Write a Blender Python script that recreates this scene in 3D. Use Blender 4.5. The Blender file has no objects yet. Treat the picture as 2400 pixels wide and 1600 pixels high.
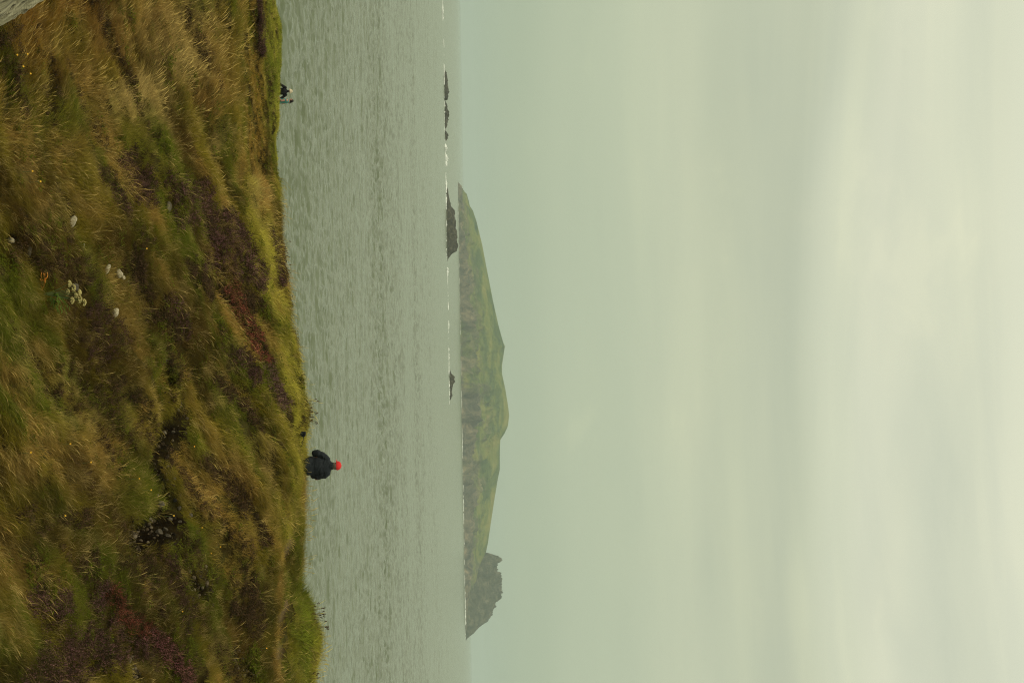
import bpy, bmesh, math, random
import numpy as np
from mathutils import Vector, Matrix, Euler

# ------------------------------------------------------------------ camera, sky, sun
SC = bpy.context.scene
COL = SC.collection
F_PX = 3333.33                      # 50 mm on a 36 mm wide frame of 2400 px
CAM = Vector((0.0, 0.0, 13.0))      # 13 m above the sea
ROLL = math.radians(0.967)          # the sea's horizon is a degree off level
PITCH = math.radians(1.79)
FWD = Vector((0, math.cos(PITCH), math.sin(PITCH)))
RGT = Vector((1, 0, 0))
UPV = RGT.cross(FWD)
# the picture is held on its side: picture right is up in the world, picture down is right
XC = UPV * math.cos(ROLL) + RGT * math.sin(ROLL)
YC = UPV * math.sin(ROLL) - RGT * math.cos(ROLL)

cam_data = bpy.data.cameras.new('camera')
cam_data.sensor_fit = 'HORIZONTAL'
cam_data.sensor_width = 36.0
cam_data.lens = 50.0
cam_data.clip_start = 0.1
cam_data.clip_end = 60000.0
cam = bpy.data.objects.new('camera', cam_data)
COL.objects.link(cam)
m3 = Matrix((XC, YC, -FWD)).transposed()
cam.matrix_world = Matrix.Translation(CAM) @ m3.to_4x4()
SC.camera = cam

SUN_EL, SUN_AZ = math.radians(52), math.radians(-128)     # azimuth from +Y towards +X
world = bpy.data.worlds.new('World')
SC.world = world
world.use_nodes = True
wt = world.node_tree
wt.nodes.clear()


def N(tree, kind, **kw):
    n = tree.nodes.new(kind)
    for k, v in kw.items():
        setattr(n, k, v)
    return n


def ramp(tree, stops, interp='LINEAR'):
    r = tree.nodes.new('ShaderNodeValToRGB')
    r.color_ramp.interpolation = interp
    el = r.color_ramp.elements
    while len(el) > 1:
        el.remove(el[-1])
    el[0].position = stops[0][0]
    el[0].color = (*stops[0][1], 1)
    for p, c in stops[1:]:
        e = el.new(p)
        e.color = (*c, 1)
    return r


def math_n(tree, op, a, b=None):
    n = tree.nodes.new('ShaderNodeMath')
    n.operation = op
    for i, v in enumerate((a, b)):
        if v is None:
            continue
        if isinstance(v, (int, float)):
            n.inputs[i].default_value = v
        else:
            tree.links.new(v, n.inputs[i])
    return n.outputs[0]


def mix_rgb(tree, blend, fac, a, b):
    n = tree.nodes.new('ShaderNodeMix')
    n.data_type = 'RGBA'
    n.blend_type = blend
    n.clamp_factor = True
    for s, v in ((n.inputs['Factor'], fac), (n.inputs['A'], a), (n.inputs['B'], b)):
        if s.name == 'A' or s.name == 'B':
            pass
    sock = {i.identifier: i for i in n.inputs}
    for key, v in (('Factor_Float', fac), ('A_Color', a), ('B_Color', b)):
        s = sock[key]
        if isinstance(v, (int, float)):
            s.default_value = v
        elif isinstance(v, tuple):
            s.default_value = (*v, 1)
        else:
            tree.links.new(v, s)
    return [o for o in n.outputs if o.identifier == 'Result_Color'][0]


def noise_n(tree, vec, scale, detail=4, rough=0.55, dist=0.0, dim='3D'):
    n = tree.nodes.new('ShaderNodeTexNoise')
    n.noise_dimensions = dim
    n.inputs['Scale'].default_value = scale
    n.inputs['Detail'].default_value = detail
    n.inputs['Roughness'].default_value = rough
    n.inputs['Distortion'].default_value = dist
    if vec is not None:
        tree.links.new(vec, n.inputs['Vector'])
    return n.outputs['Fac']


def mapping_n(tree, vec, scale=(1, 1, 1), rot=(0, 0, 0), loc=(0, 0, 0)):
    n = tree.nodes.new('ShaderNodeMapping')
    n.inputs['Scale'].default_value = scale
    n.inputs['Rotation'].default_value = rot
    n.inputs['Location'].default_value = loc
    tree.links.new(vec, n.inputs['Vector'])
    return n.outputs['Vector']


# overcast: a veil of stratus over a clear-sky texture
w_tc = N(wt, 'ShaderNodeTexCoord')
w_sep = N(wt, 'ShaderNodeSeparateXYZ')
wt.links.new(w_tc.outputs['Generated'], w_sep.inputs[0])
w_el = math_n(wt, 'ABSOLUTE', w_sep.outputs['Z'])
w_wm = mapping_n(wt, w_tc.outputs['Generated'], (2.2, 2.2, 6.0), (0, 0, 0.6), (2.3, 0.4, 1.2))
w_warp = noise_n(wt, w_wm, 1.0, 2.0, 0.5)
w_elw = math_n(wt, 'ADD', w_el, math_n(wt, 'MULTIPLY', math_n(wt, 'SUBTRACT', w_warp, 0.5), 0.07))
w_grad = ramp(wt, [(0.0, (.405, .478, .338)), (0.03, (.445, .512, .358)), (0.07, (.495, .555, .39)), (0.17, (.575, .612, .432)), (0.23, (.585, .62, .445)),
                   (0.262, (.65, .68, .505)), (0.285, (.695, .715, .54)), (0.33, (.66, .685, .52)),
                   (0.38, (.72, .74, .57)), (0.45, (.69, .715, .545)), (0.55, (.72, .735, .575)), (1.0, (.75, .76, .61))], 'EASE')
wt.links.new(w_elw, w_grad.inputs[0])
w_den = math_n(wt, 'ADD', w_el, 0.06)
w_cx = math_n(wt, 'DIVIDE', w_sep.outputs['X'], w_den)
w_cy = math_n(wt, 'DIVIDE', w_sep.outputs['Y'], w_den)
w_comb = N(wt, 'ShaderNodeCombineXYZ')
wt.links.new(w_cx, w_comb.inputs[0])
wt.links.new(w_cy, w_comb.inputs[1])
w_m = mapping_n(wt, w_comb.outputs[0], (0.42, 0.62, 1), (0, 0, math.radians(8)), (3.1, 1.7, 0.4))
w_cl = noise_n(wt, w_m, 1.0, 3.0, 0.45, 0.35)
w_clr = ramp(wt, [(0.30, (.88, .895, .91)), (0.5, (1.0, 1.0, 1.0)), (0.68, (1.10, 1.09, 1.07))], 'EASE')
wt.links.new(w_cl, w_clr.inputs[0])
w_fade = N(wt, 'ShaderNodeMapRange')
w_fade.inputs['From Min'].default_value = 0.06
w_fade.inputs['From Max'].default_value = 0.24
wt.links.new(w_el, w_fade.inputs['Value'])
w_cloud = mix_rgb(wt, 'MULTIPLY', w_fade.outputs[0], w_grad.outputs[0], w_clr.outputs[0])
# one darker bar of stratus, sloping a little across the view
w_bt = math_n(wt, 'ADD', math_n(wt, 'ADD', w_el, math_n(wt, 'MULTIPLY', w_sep.outputs['X'], 0.085)), math_n(wt, 'MULTIPLY', math_n(wt, 'SUBTRACT', w_warp, 0.5), 0.07))
w_bar = ramp(wt, [(0.185, (1, 1, 1)), (0.232, (.905, .915, .93)), (0.256, (1, 1, 1))], 'EASE')
wt.links.new(w_bt, w_bar.inputs[0])
w_cloud = mix_rgb(wt, 'MULTIPLY', 1.0, w_cloud, w_bar.outputs[0])
w_sky = N(wt, 'ShaderNodeTexSky', sky_type='NISHITA', sun_disc=False, sun_elevation=SUN_EL,
          sun_rotation=SUN_AZ, dust_density=4.0)
w_sm = mapping_n(wt, w_tc.outputs['Generated'], (1.3, 1.3, 11.0), (0.03, 0.05, 0.3), (5.2, 1.4, 0.2))
w_st = noise_n(wt, w_sm, 1.5, 5.0, 0.5, 0.5)
w_str = ramp(wt, [(0.32, (.90, .915, .935)), (0.5, (1.0, 1.0, 1.0)), (0.66, (1.075, 1.065, 1.045))], 'EASE')
wt.links.new(w_st, w_str.inputs[0])
w_cloud = mix_rgb(wt, 'MULTIPLY', w_fade.outputs[0], w_cloud, w_str.outputs[0])
w_pm = mapping_n(wt, w_tc.outputs['Generated'], (5.0, 5.0, 9.0), (0, 0, 0.2), (0.9, 3.3, 0.7))
w_pf = noise_n(wt, w_pm, 1.6, 5.0, 0.55, 0.3)
w_pfr = ramp(wt, [(0.45, (.985, .99, .995)), (0.60, (1.0, 1.0, 1.0)), (0.72, (1.055, 1.045, 1.03))], 'EASE')
wt.links.new(w_pf, w_pfr.inputs[0])
w_cloud = mix_rgb(wt, 'MULTIPLY', 1.0, w_cloud, w_pfr.outputs[0])
w_skyc = mix_rgb(wt, 'MULTIPLY', 1.0, w_sky.outputs[0], (.09, .09, .09))
w_mix = mix_rgb(wt, 'MIX', 0.95, w_skyc, w_cloud)
w_bg = N(wt, 'ShaderNodeBackground')
w_bg.inputs['Strength'].default_value = 1.0
w_out = N(wt, 'ShaderNodeOutputWorld')
wt.links.new(w_mix, w_bg.inputs[0])
wt.links.new(w_bg.outputs[0], w_out.inputs[0])

sun_data = bpy.data.lights.new('sun', 'SUN')
sun_data.energy = 1.75
sun_data.angle = math.radians(12)
sun_data.color = (1.0, .93, .78)
sun = bpy.data.objects.new('sun', sun_data)
COL.objects.link(sun)
SUN_DIR = Vector((math.sin(SUN_AZ) * math.cos(SUN_EL), math.cos(SUN_AZ) * math.cos(SUN_EL), math.sin(SUN_EL)))
sun.rotation_euler = (-SUN_DIR).to_track_quat('-Z', 'Y').to_euler()
sun.location = (0, 0, 60)

vs = SC.view_settings
vs.view_transform = 'Standard'
vs.look = 'None'
vs.gamma = 1.0
vs.exposure = 0.0
vs.use_curve_mapping = False
SC.render.engine = 'CYCLES'
cy = SC.cycles
cy.use_denoising = True
cy.denoising_prefilter = 'NONE'
cy.filter_width = 1.1
cy.max_bounces = 6
cy.diffuse_bounces = 3
cy.glossy_bounces = 2
cy.transmission_bounces = 3
cy.volume_bounces = 1
cy.transparent_max_bounces = 4
cy.caustics_reflective = False
cy.caustics_refractive = False

rng = np.random.default_rng(7)
random.seed(7)


# ------------------------------------------------------------------ helpers
def ray(px, py):
    """direction through a photo pixel (px to the right = world up, py down = world right)"""
    return (FWD * F_PX + XC * (px - 1200.0) + YC * (800.0 - py))


def at(px, py, d):
    r = ray(px, py)
    return CAM + r * (d / r.y)


_xc, _yc, _fw = np.array(XC), np.array(YC), np.array(FWD)


def project(P):
    q = P - np.array(CAM)
    w = q @ _fw
    w = np.where(w < 0.5, 0.5, w)
    return 1200.0 + F_PX * (q @ _xc) / w, 800.0 - F_PX * (q @ _yc) / w


def _hash(ix, iy, seed):
    h = (ix * 374761393 + iy * 668265263 + seed * 974634599) & 0xFFFFFFFF
    h = ((h ^ (h >> 13)) * 1274126177) & 0xFFFFFFFF
    h = h ^ (h >> 16)
    return (h & 0xFFFFFF) / float(0xFFFFFF)


def vnoise(x, y, seed=0):
    x = np.asarray(x, float)
    y = np.asarray(y, float)
    ix = np.floor(x).astype(np.int64)
    iy = np.floor(y).astype(np.int64)
    fx = x - ix
    fy = y - iy
    fx = fx * fx * fx * (fx * (fx * 6 - 15) + 10)
    fy = fy * fy * fy * (fy * (fy * 6 - 15) + 10)
    a = _hash(ix, iy, seed)
    b = _hash(ix + 1, iy, seed)
    c = _hash(ix, iy + 1, seed)
    d = _hash(ix + 1, iy + 1, seed)
    return (a + (b - a) * fx) * (1 - fy) + (c + (d - c) * fx) * fy


def fbm(x, y, seed=0, octv=4, gain=0.5):
    s = 0.0
    a = 1.0
    t = 0.0
    for i in range(octv):
        s = s + a * vnoise(x * 2 ** i + 17.3 * i, y * 2 ** i - 9.1 * i, seed + i)
        t += a
        a *= gain
    return s / t


def sstep(a, b, x):
    t = np.clip((x - a) / (b - a), 0, 1)
    return t * t * (3 - 2 * t)


def seg_dist(px, py, poly):
    """distance of points to a polyline, and the position along it 0..1"""
    best = np.full(np.shape(px), 1e9)
    tt = np.zeros(np.shape(px))
    n = len(poly) - 1
    for i in range(n):
        ax, ay = poly[i]
        bx, by = poly[i + 1]
        vx, vy = bx - ax, by - ay
        t = np.clip(((px - ax) * vx + (py - ay) * vy) / (vx * vx + vy * vy + 1e-9), 0, 1)
        d = np.hypot(px - ax - t * vx, py - ay - t * vy)
        tt = np.where(d < best, (i + t) / n, tt)
        best = np.minimum(best, d)
    return best, tt


def new_mesh(name, verts, faces, smooth=True):
    me = bpy.data.meshes.new(name)
    verts = np.asarray(verts, dtype=np.float32)
    if isinstance(faces, np.ndarray) and faces.ndim == 2:
        k = faces.shape[1]
        nf = len(faces)
        me.vertices.add(len(verts))
        me.vertices.foreach_set('co', verts.ravel())
        me.loops.add(nf * k)
        me.loops.foreach_set('vertex_index', faces.ravel().astype(np.int32))
        me.polygons.add(nf)
        me.polygons.foreach_set('loop_start', np.arange(0, nf * k, k, dtype=np.int32))
        me.polygons.foreach_set('loop_total', np.full(nf, k, dtype=np.int32))
        me.update(calc_edges=True)
    else:
        me.from_pydata([tuple(v) for v in verts.tolist()], [], [tuple(f) for f in faces])
        me.update()
    me.polygons.foreach_set('use_smooth', np.full(len(me.polygons), smooth))
    return me


def obj(name, me, mat=None, parent=None, loc=None):
    o = bpy.data.objects.new(name, me)
    COL.objects.link(o)
    if mat is not None and me is not None:
        me.materials.append(mat)
    if parent is not None:
        o.parent = parent
    if loc is not None:
        o.location = loc
    return o


def tag(o, label=None, cat=None, group=None, kind=None):
    for k, v in (('label', label), ('category', cat), ('group', group), ('kind', kind)):
        if v:
            o[k] = v
    return o


def grid_faces(nr, nc):
    i = np.arange(nr - 1)[:, None] * nc + np.arange(nc - 1)[None, :]
    return np.stack([i, i + 1, i + nc + 1, i + nc], -1).reshape(-1, 4)


def set_color_attr(me, name, arr):
    a = me.color_attributes.new(name, 'FLOAT_COLOR', 'POINT')
    full = np.ones((len(arr), 4), dtype=np.float32)
    full[:, :arr.shape[1]] = arr
    a.data.foreach_set('color', full.ravel())


def set_float_attr(me, name, arr):
    a = me.attributes.new(name, 'FLOAT', 'POINT')
    a.data.foreach_set('value', np.asarray(arr, dtype=np.float32))


def mat_new(name):
    m = bpy.data.materials.new(name)
    m.use_nodes = True
    t = m.node_tree
    b = t.nodes['Principled BSDF']
    return m, t, b


def simple_mat(name, col, rough=0.8, var=0.25, scale=40.0, bump=0.0, bscale=60.0, spec=0.3):
    m, t, b = mat_new(name)
    tc = N(t, 'ShaderNodeTexCoord')
    f = noise_n(t, tc.outputs['Object'], scale, 4)
    lo = tuple(c * (1 - var) for c in col)
    hi = tuple(min(1, c * (1 + var)) for c in col)
    r = ramp(t, [(0.3, lo), (0.7, hi)])
    t.links.new(f, r.inputs[0])
    t.links.new(r.outputs[0], b.inputs['Base Color'])
    b.inputs['Roughness'].default_value = rough
    b.inputs['Specular IOR Level'].default_value = spec
    if bump:
        bn = N(t, 'ShaderNodeBump')
        bn.inputs['Strength'].default_value = bump
        bn.inputs['Distance'].default_value = 0.02
        f2 = noise_n(t, tc.outputs['Object'], bscale, 5, 0.6)
        t.links.new(f2, bn.inputs['Height'])
        t.links.new(bn.outputs[0], b.inputs['Normal'])
    return m


# ------------------------------------------------------------------ the hillside
# control points: photo pixel and distance for ground that shows
ctrl_px = [
    # near slope
    (-60, -250, 20.0), (-60, 0, 19.6), (-60, 400, 20.2), (-60, 800, 19.8), (-60, 1200, 18.9), (-60, 1600, 18.0), (-60, 1850, 17.6),
    (200, -250, 24.8), (200, 0, 25.0), (200, 400, 24.6), (200, 800, 24.0), (200, 1200, 23.0), (200, 1600, 22.0), (200, 1850, 21.6),
    (400, -250, 30.6), (400, 0, 30.5), (400, 400, 29.2), (400, 800, 27.8), (400, 1200, 26.4), (400, 1600, 25.3), (400, 1850, 25.0),
    (530, -250, 37.5), (530, 0, 36.8), (530, 400, 34.0), (530, 800, 31.0), (530, 1200, 29.0), (530, 1600, 28.2), (530, 1850, 28.0),
    # near crest on the left
    (590, -250, 43.5), (595, 0, 43.0), (607, 100, 42.5), (612, 250, 41.5), (613, 370, 40.5), (609, 480, 38.6), (622, 600, 36.8), (645, 700, 36.0),
    # middle crest
    (640, 800, 34.0), (672, 800, 35.3), (692, 810, 36.4), (660, 900, 33.6), (690, 900, 34.6), (708, 900, 35.6),
    (690, 1000, 33.8), (712, 1000, 35.0), (690, 1090, 33.4), (712, 1090, 34.8), (690, 1160, 33.4), (713, 1160, 35.0),
    (640, 1000, 32.0), (620, 1200, 31.0), (655, 1200, 32.2), (678, 1220, 33.4), (712, 1200, 35.6), (708, 1300, 35.8), (702, 1365, 35.8),
    # path and the green bank behind it
    (640, 1400, 31.0), (668, 1420, 32.0), (620, 1600, 29.9), (650, 1600, 30.6), (667, 1600, 31.1),
    (640, 1850, 30.2), (728, 1425, 34.0), (747, 1490, 34.0), (746, 1540, 33.8), (735, 1600, 33.6), (712, 1480, 33.0), (706, 1600, 32.4), (725, 1850, 33.0),
    # headland beyond, on the left
    (626, 0, 60.0), (628, 120, 60.0), (630, 220, 60.0), (630, 320, 57.0), (628, 420, 50.0), (632, 520, 44.5), (645, 620, 40.5), (664, 700, 39.0),
    (648, 0, 69.0), (664, 70, 71.0), (664, 150, 71.5), (659, 220, 70.0), (657, 300, 67.0), (653, 350, 62.0), (657, 420, 56.0), (655, 500, 50.0), (661, 590, 44.5), (675, 700, 40.5), (690, 790, 38.2),
    (646, -250, 68.0),
]
ctrl = [tuple(at(a, b, d)) for a, b, d in ctrl_px]
S = 13.0
# ground the camera cannot see: its own knoll, the dip in front of it, the drop to the shore
for x in (-40, -20, 0, 20, 40):
    ctrl += [(x, -60, S + 2.0), (x, -25, S - .5), (x, -8, S - 1.3)]
for x in (-14, 0, 14):
    ctrl += [(x, 0, S - 1.65), (x, 6, S - 3.6), (x, 12.5, S - 6.9)]
ctrl += [(-30, 20, S - 7.2), (-38, 40, S - 8.5), (-45, 60, S - 9.0), (26, 20, S - 5.2), (30, 33, S - 3.8), (45, 33, S - 3.4), (45, 10, S - 2.0), (-45, 10, S - 6.5)]
for u, d, z in ((0, 50, 5.3), (200, 50, 5.55), (370, 47.5, 5.6)):       # behind the near crest
    p = at(600, u, d)
    ctrl.append((p.x, p.y, z))
for u, d, z in ((0, 78, 1.2), (120, 79, 1.4), (226, 76.2, 2.05), (320, 74, 1.2), (420, 64, .8), (520, 58, .6), (600, 52, 0.8), (700, 47, 1.4), (800, 44, 3.2),
                (900, 41, 5.6), (1000, 40, 6.4), (1090, 37.0, 8.0), (1090, 40, 6.6), (1200, 40.5, 6.4), (1370, 40, 6.6), (1500, 39, 7.0), (1600, 39, 7.0), (1850, 39, 7.0)):
    p = at(650, u, d)
    ctrl.append((p.x, p.y, z))
for x, y in ((-45, 95), (-30, 92), (-18, 90), (-11, 75), (-5, 62), (0, 53), (5, 49), (12, 47), (20, 47), (30, 48), (45, 50)):
    ctrl.append((x, y, -1.5))
for x, y in ((-45, 118), (-20, 118), (0, 118), (20, 118), (45, 118), (5, 80), (30, 80)):
    ctrl.append((x, y, -4.0))

CP = np.array(ctrl)


def tps_fit(P, reg=0.02):
    n = len(P)
    d = np.hypot(P[:, None, 0] - P[None, :, 0], P[:, None, 1] - P[None, :, 1])
    K = np.where(d > 0, d * d * np.log(d + 1e-12), 0) + np.eye(n) * reg
    A = np.zeros((n + 3, n + 3))
    A[:n, :n] = K
    A[:n, n] = 1
    A[:n, n + 1:] = P[:, :2]
    A[n, :n] = 1
    A[n + 1:, :n] = P[:, :2].T
    b = np.zeros(n + 3)
    b[:n] = P[:, 2]
    return np.linalg.solve(A, b)


TW = tps_fit(CP)


def base_z(x, y):
    sh = np.shape(x)
    x = np.ravel(x)
    y = np.ravel(y)
    z = TW[-3] + TW[-2] * x + TW[-1] * y
    for i in range(len(CP)):
        d2 = (x - CP[i, 0]) ** 2 + (y - CP[i, 1]) ** 2 + 1e-9
        z = z + TW[i] * 0.5 * d2 * np.log(d2)
    return z.reshape(sh)


def hit0(px, py):
    """where a photo pixel's ray meets the smooth hillside"""
    r = ray(px, py)
    ds = np.concatenate([np.arange(15, 60, 0.05), np.arange(60, 90, 0.2)])
    P = np.array(CAM)[None] + np.array(r)[None] / r.y * ds[:, None]
    z = base_z(P[:, 0], P[:, 1])
    k = np.argmax(P[:, 2] < z)
    return P[k]


def poly_ground(pts):
    return [tuple(hit0(a, b)[:2]) for a, b in pts]


GULLY = poly_ground([(392, 872), (418, 915), (428, 965), (408, 1015), (368, 1055), (372, 1105), (396, 1150), (420, 1195), (395, 1228), (350, 1245), (318, 1262)])
PATH = poly_ground([(678, 1180), (676, 1260), (674, 1340), (670, 1400), (667, 1470), (664, 1540), (663, 1620)])
SCAR1 = poly_ground([(455, 1345), (480, 1378), (500, 1405)])
SCAR2 = poly_ground([(545, 1520), (560, 1590)])
SCAR3 = poly_ground([(300, 1575), (312, 1530)])
HOLES = [tuple(hit0(a, b)[:2]) + (r,) for a, b, r in ((186, 680, .16), (13, 548, .17), (48, 583, .11), (152, 50, .12), (292, 55, .09))]
CORNER = poly_ground([(95, -25), (60, 12), (25, 35), (-15, 55)])

FLOW = math.radians(50)


def terrain_z(x, y, z0=None):
    z = base_z(x, y) if z0 is None else z0
    dist = np.hypot(x, y)
    # tussocks drawn out along the lie of the grass
    warp = fbm(x * .18, y * .18, 31, 2) * 2.2
    ca, sa = math.cos(FLOW), math.sin(FLOW)
    s = x * ca + y * sa + warp
    t = -x * sa + y * ca + warp * .7
    near = sstep(10, 17, dist) * (1 - .65 * sstep(42, 60, dist)) * (1 - sstep(85, 100, dist))
    crest = np.clip((fbm(s * .35, t * 1.15, 3, 3) - .5) * 2, -1, 1)
    lump = fbm(x * 1.6, y * 1.6, 9, 3) - .5
    land = sstep(0.3, 2.0, z)
    z = z + near * land * (crest * .32 + lump * .16)
    # gully, scars, holes, path
    d, _ = seg_dist(x, y, GULLY)
    d = d + (fbm(x * 3, y * 3, 5, 3) - .5) * .30
    z = z - .50 * (1 - sstep(.10, .32, d))
    for P_, dep, w in ((SCAR1, .16, .30), (SCAR2, .16, .28), (SCAR3, .16, .26)):
        d, _ = seg_dist(x, y, P_)
        d = d + (fbm(x * 3, y * 3, 6, 3) - .5) * .35
        z = z - dep * (1 - sstep(.02, w, d))
    for hx, hy, r in HOLES:
        d = np.hypot(x - hx, y - hy)
        z = z - .55 * (1 - sstep(r * .55, r, d))
    d, _ = seg_dist(x, y, PATH)
    z = z - .05 * (1 - sstep(.15, .45, d))
    # beyond this broken edge, at the lower left, the turf stops
    d, _ = seg_dist(x, y, CORNER)
    side = (x - CORNER[0][0]) * (CORNER[-1][1] - CORNER[0][1]) - (y - CORNER[0][1]) * (CORNER[-1][0] - CORNER[0][0])
    inside = np.where(side * CORNER_SIGN > 0, 1.0, 0.0)
    z = z - 1.0 * inside * sstep(0.0, .35, d + (fbm(x * 2, y * 2, 8, 3) - .5) * .3) * (dist < 26)
    return z


_pin = hit0(5, 5)
CORNER_SIGN = np.sign((_pin[0] - CORNER[0][0]) * (CORNER[-1][1] - CORNER[0][1]) - (_pin[1] - CORNER[0][1]) * (CORNER[-1][0] - CORNER[0][0]))

# warped grid: fine where the camera looks closely
rows = np.concatenate([np.linspace(-60, 10, 22), 10 * np.exp(np.linspace(0.02, math.log(11.8), 560))])
NC = 420


def half_w(y):
    return np.maximum(12.0, .34 * y + 6.0) + np.where(y < 10, (10 - y) * .6, 0)


cs = np.linspace(-1, 1, NC)
cs = np.sign(cs) * (np.abs(cs) * .72 + .28 * np.abs(cs) ** 4)
GY = np.repeat(rows[:, None], NC, 1)
GX = half_w(rows)[:, None] * cs[None, :]
GB = base_z(GX, GY)
GZ = terrain_z(GX, GY, GB)

# fit the heights of the cliff edge to the outline the land makes against the sea
SKYLINE = [(-200, 645), (0, 650), (50, 664), (75, 667), (100, 665), (150, 666), (200, 660), (250, 660), (300, 655), (340, 653), (380, 659), (450, 656), (520, 658), (570, 660), (620, 665), (700, 675),
           (760, 680), (790, 690), (830, 700), (848, 714), (870, 709), (920, 712), (960, 721), (1000, 720), (1030, 713), (1090, 713), (1140, 715), (1200, 712), (1300, 708), (1340, 705), (1370, 702),
           (1390, 712), (1420, 728), (1450, 738), (1480, 747), (1520, 747), (1560, 742), (1600, 735), (1800, 730)]
for _ in range(5):
    qx, qy = project(np.stack([GX, GY, GZ], -1).reshape(-1, 3))
    gyf = GY.ravel()
    ok = (gyf > 26) & (gyf < 95) & (GZ.ravel() > .4) & (qy > -190) & (qy < 1790)
    nb = 132
    bi = np.clip(((qy + 190) / 15).astype(int), 0, nb - 1)
    sky_px = np.full(nb, -1e9)
    np.maximum.at(sky_px, bi[ok], qx[ok])
    top = ok & (qx >= sky_px[bi] - .01)
    sky_d = np.full(nb, 36.0)
    sky_d[bi[top]] = gyf[top]
    ub = np.arange(nb) * 15 - 190 + 7.5
    want = np.interp(ub, [a for a, b in SKYLINE], [b for a, b in SKYLINE]) - np.interp(ub, [380, 520], [9, 9])
    e = sky_px - want
    k5 = np.array([.25, .5, .25])
    e = np.convolve(np.pad(e, 1, mode='edge'), k5, 'valid')
    sd_ = np.convolve(np.pad(sky_d, 2, mode='edge'), np.ones(5) / 5, 'valid')
    wgt = np.exp(-((gyf - np.interp(qy, ub, sd_)) / np.interp(gyf, [30, 60], [1.6, 5.5])) ** 2) * (gyf > 26)
    GZ = GZ - (np.interp(qy, ub, e) * gyf / F_PX * wgt * .9).reshape(GZ.shape)
# where people stand or sit the ground carries them
for px_, py_, d_, drop, rad in ((712.5, 1093, 35.1, .0, .45), (685.5, 214, 75.8, 1.77, 1.6), (689, 237, 75.6, 1.72, 1.2)):
    q_ = at(px_, py_, d_)
    w_ = np.exp(-(((GX - q_.x) ** 2 + (GY - q_.y) ** 2) / rad ** 2) ** 2)
    GZ = GZ * (1 - w_) + (q_.z - drop) * w_


def ground_at(x, y):
    x = np.atleast_1d(np.asarray(x, float))
    y = np.atleast_1d(np.asarray(y, float))
    ri = np.clip(np.interp(y, rows, np.arange(len(rows))), 0, len(rows) - 1.001)
    ci = np.clip(np.interp(np.clip(x / half_w(y), -1, 1), cs, np.arange(NC)), 0, NC - 1.001)
    r0 = ri.astype(int)
    c0 = ci.astype(int)
    fr = ri - r0
    fc = ci - c0
    return (GZ[r0, c0] * (1 - fr) * (1 - fc) + GZ[r0 + 1, c0] * fr * (1 - fc) + GZ[r0, c0 + 1] * (1 - fr) * fc + GZ[r0 + 1, c0 + 1] * fr * fc)


def hit(px, py):
    r = ray(px, py)
    ds = np.concatenate([np.arange(15, 60, 0.02), np.arange(60, 90, 0.1)])
    P = np.array(CAM)[None] + np.array(r)[None] / r.y * ds[:, None]
    z = ground_at(P[:, 0], P[:, 1])
    k = np.argmax(P[:, 2] < z)
    p = P[k]
    return Vector((p[0], p[1], float(z[k])))


# soil / thatch material
def soil_material():
    m, t, b = mat_new('turf_soil')
    geo = N(t, 'ShaderNodeNewGeometry')
    f1 = noise_n(t, geo.outputs['Position'], 1.3, 5, .6)
    r1 = ramp(t, [(.30, (.018, .012, .005)), (.48, (.036, .027, .008)), (.6, (.050, .045, .012)), (.75, (.085, .065, .024))])
    t.links.new(f1, r1.inputs[0])
    f2 = noise_n(t, geo.outputs['Position'], 28, 4, .7)
    r2 = ramp(t, [(.3, (.55, .55, .55)), (.7, (1.35, 1.3, 1.2))])
    t.links.new(f2, r2.inputs[0])
    c = mix_rgb(t, 'MULTIPLY', 1.0, r1.outputs[0], r2.outputs[0])
    at_ = N(t, 'ShaderNodeAttribute', attribute_name='bare')
    f3 = noise_n(t, geo.outputs['Position'], 16, 5, .7)
    r3 = ramp(t, [(.35, (.0045, .003, .0015)), (.6, (.013, .009, .004)), (.8, (.038, .027, .013))])
    t.links.new(f3, r3.inputs[0])
    c2 = mix_rgb(t, 'MIX', at_.outputs['Fac'], c, r3.outputs[0])
    pt_ = N(t, 'ShaderNodeAttribute', attribute_name='trod')
    c3 = mix_rgb(t, 'MIX', pt_.outputs['Fac'], c2, (.12, .085, .04))
    t.links.new(c3, b.inputs['Base Color'])
    b.inputs['Roughness'].default_value = .95
    b.inputs['Specular IOR Level'].default_value = .0
    bn = N(t, 'ShaderNodeBump')
    bn.inputs['Strength'].default_value = .7
    bn.inputs['Distance'].default_value = .03
    t.links.new(noise_n(t, geo.outputs['Position'], 22, 6, .7), bn.inputs['Height'])
    t.links.new(bn.outputs[0], b.inputs['Normal'])
    return m


def bare_mask(x, y):
    d, _ = seg_dist(x, y, GULLY)
    d = d + (fbm(x * 4, y * 4, 5, 3) - .5) * .42
    m = 1 - sstep(.22, .37, d)
    for P_, w in ((SCAR1, .26), (SCAR2, .26), (SCAR3, .24)):
        d, _ = seg_dist(x, y, P_)
        d = d + (fbm(x * 4, y * 4, 6, 3) - .5) * .35
        m = np.maximum(m, 1 - sstep(w * .6, w, d))
    for hx, hy, r in HOLES:
        m = np.maximum(m, 1 - sstep(r * 1.0, r * 1.2, np.hypot(x - hx, (y - hy + .05) * .75)))
    d, _ = seg_dist(x, y, CORNER)
    side = (x - CORNER[0][0]) * (CORNER[-1][1] - CORNER[0][1]) - (y - CORNER[0][1]) * (CORNER[-1][0] - CORNER[0][0])
    m = np.maximum(m, np.where((side * CORNER_SIGN > 0) & (np.hypot(x, y) < 26), 1, 1 - sstep(.02, .18, d)))
    return m


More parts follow.
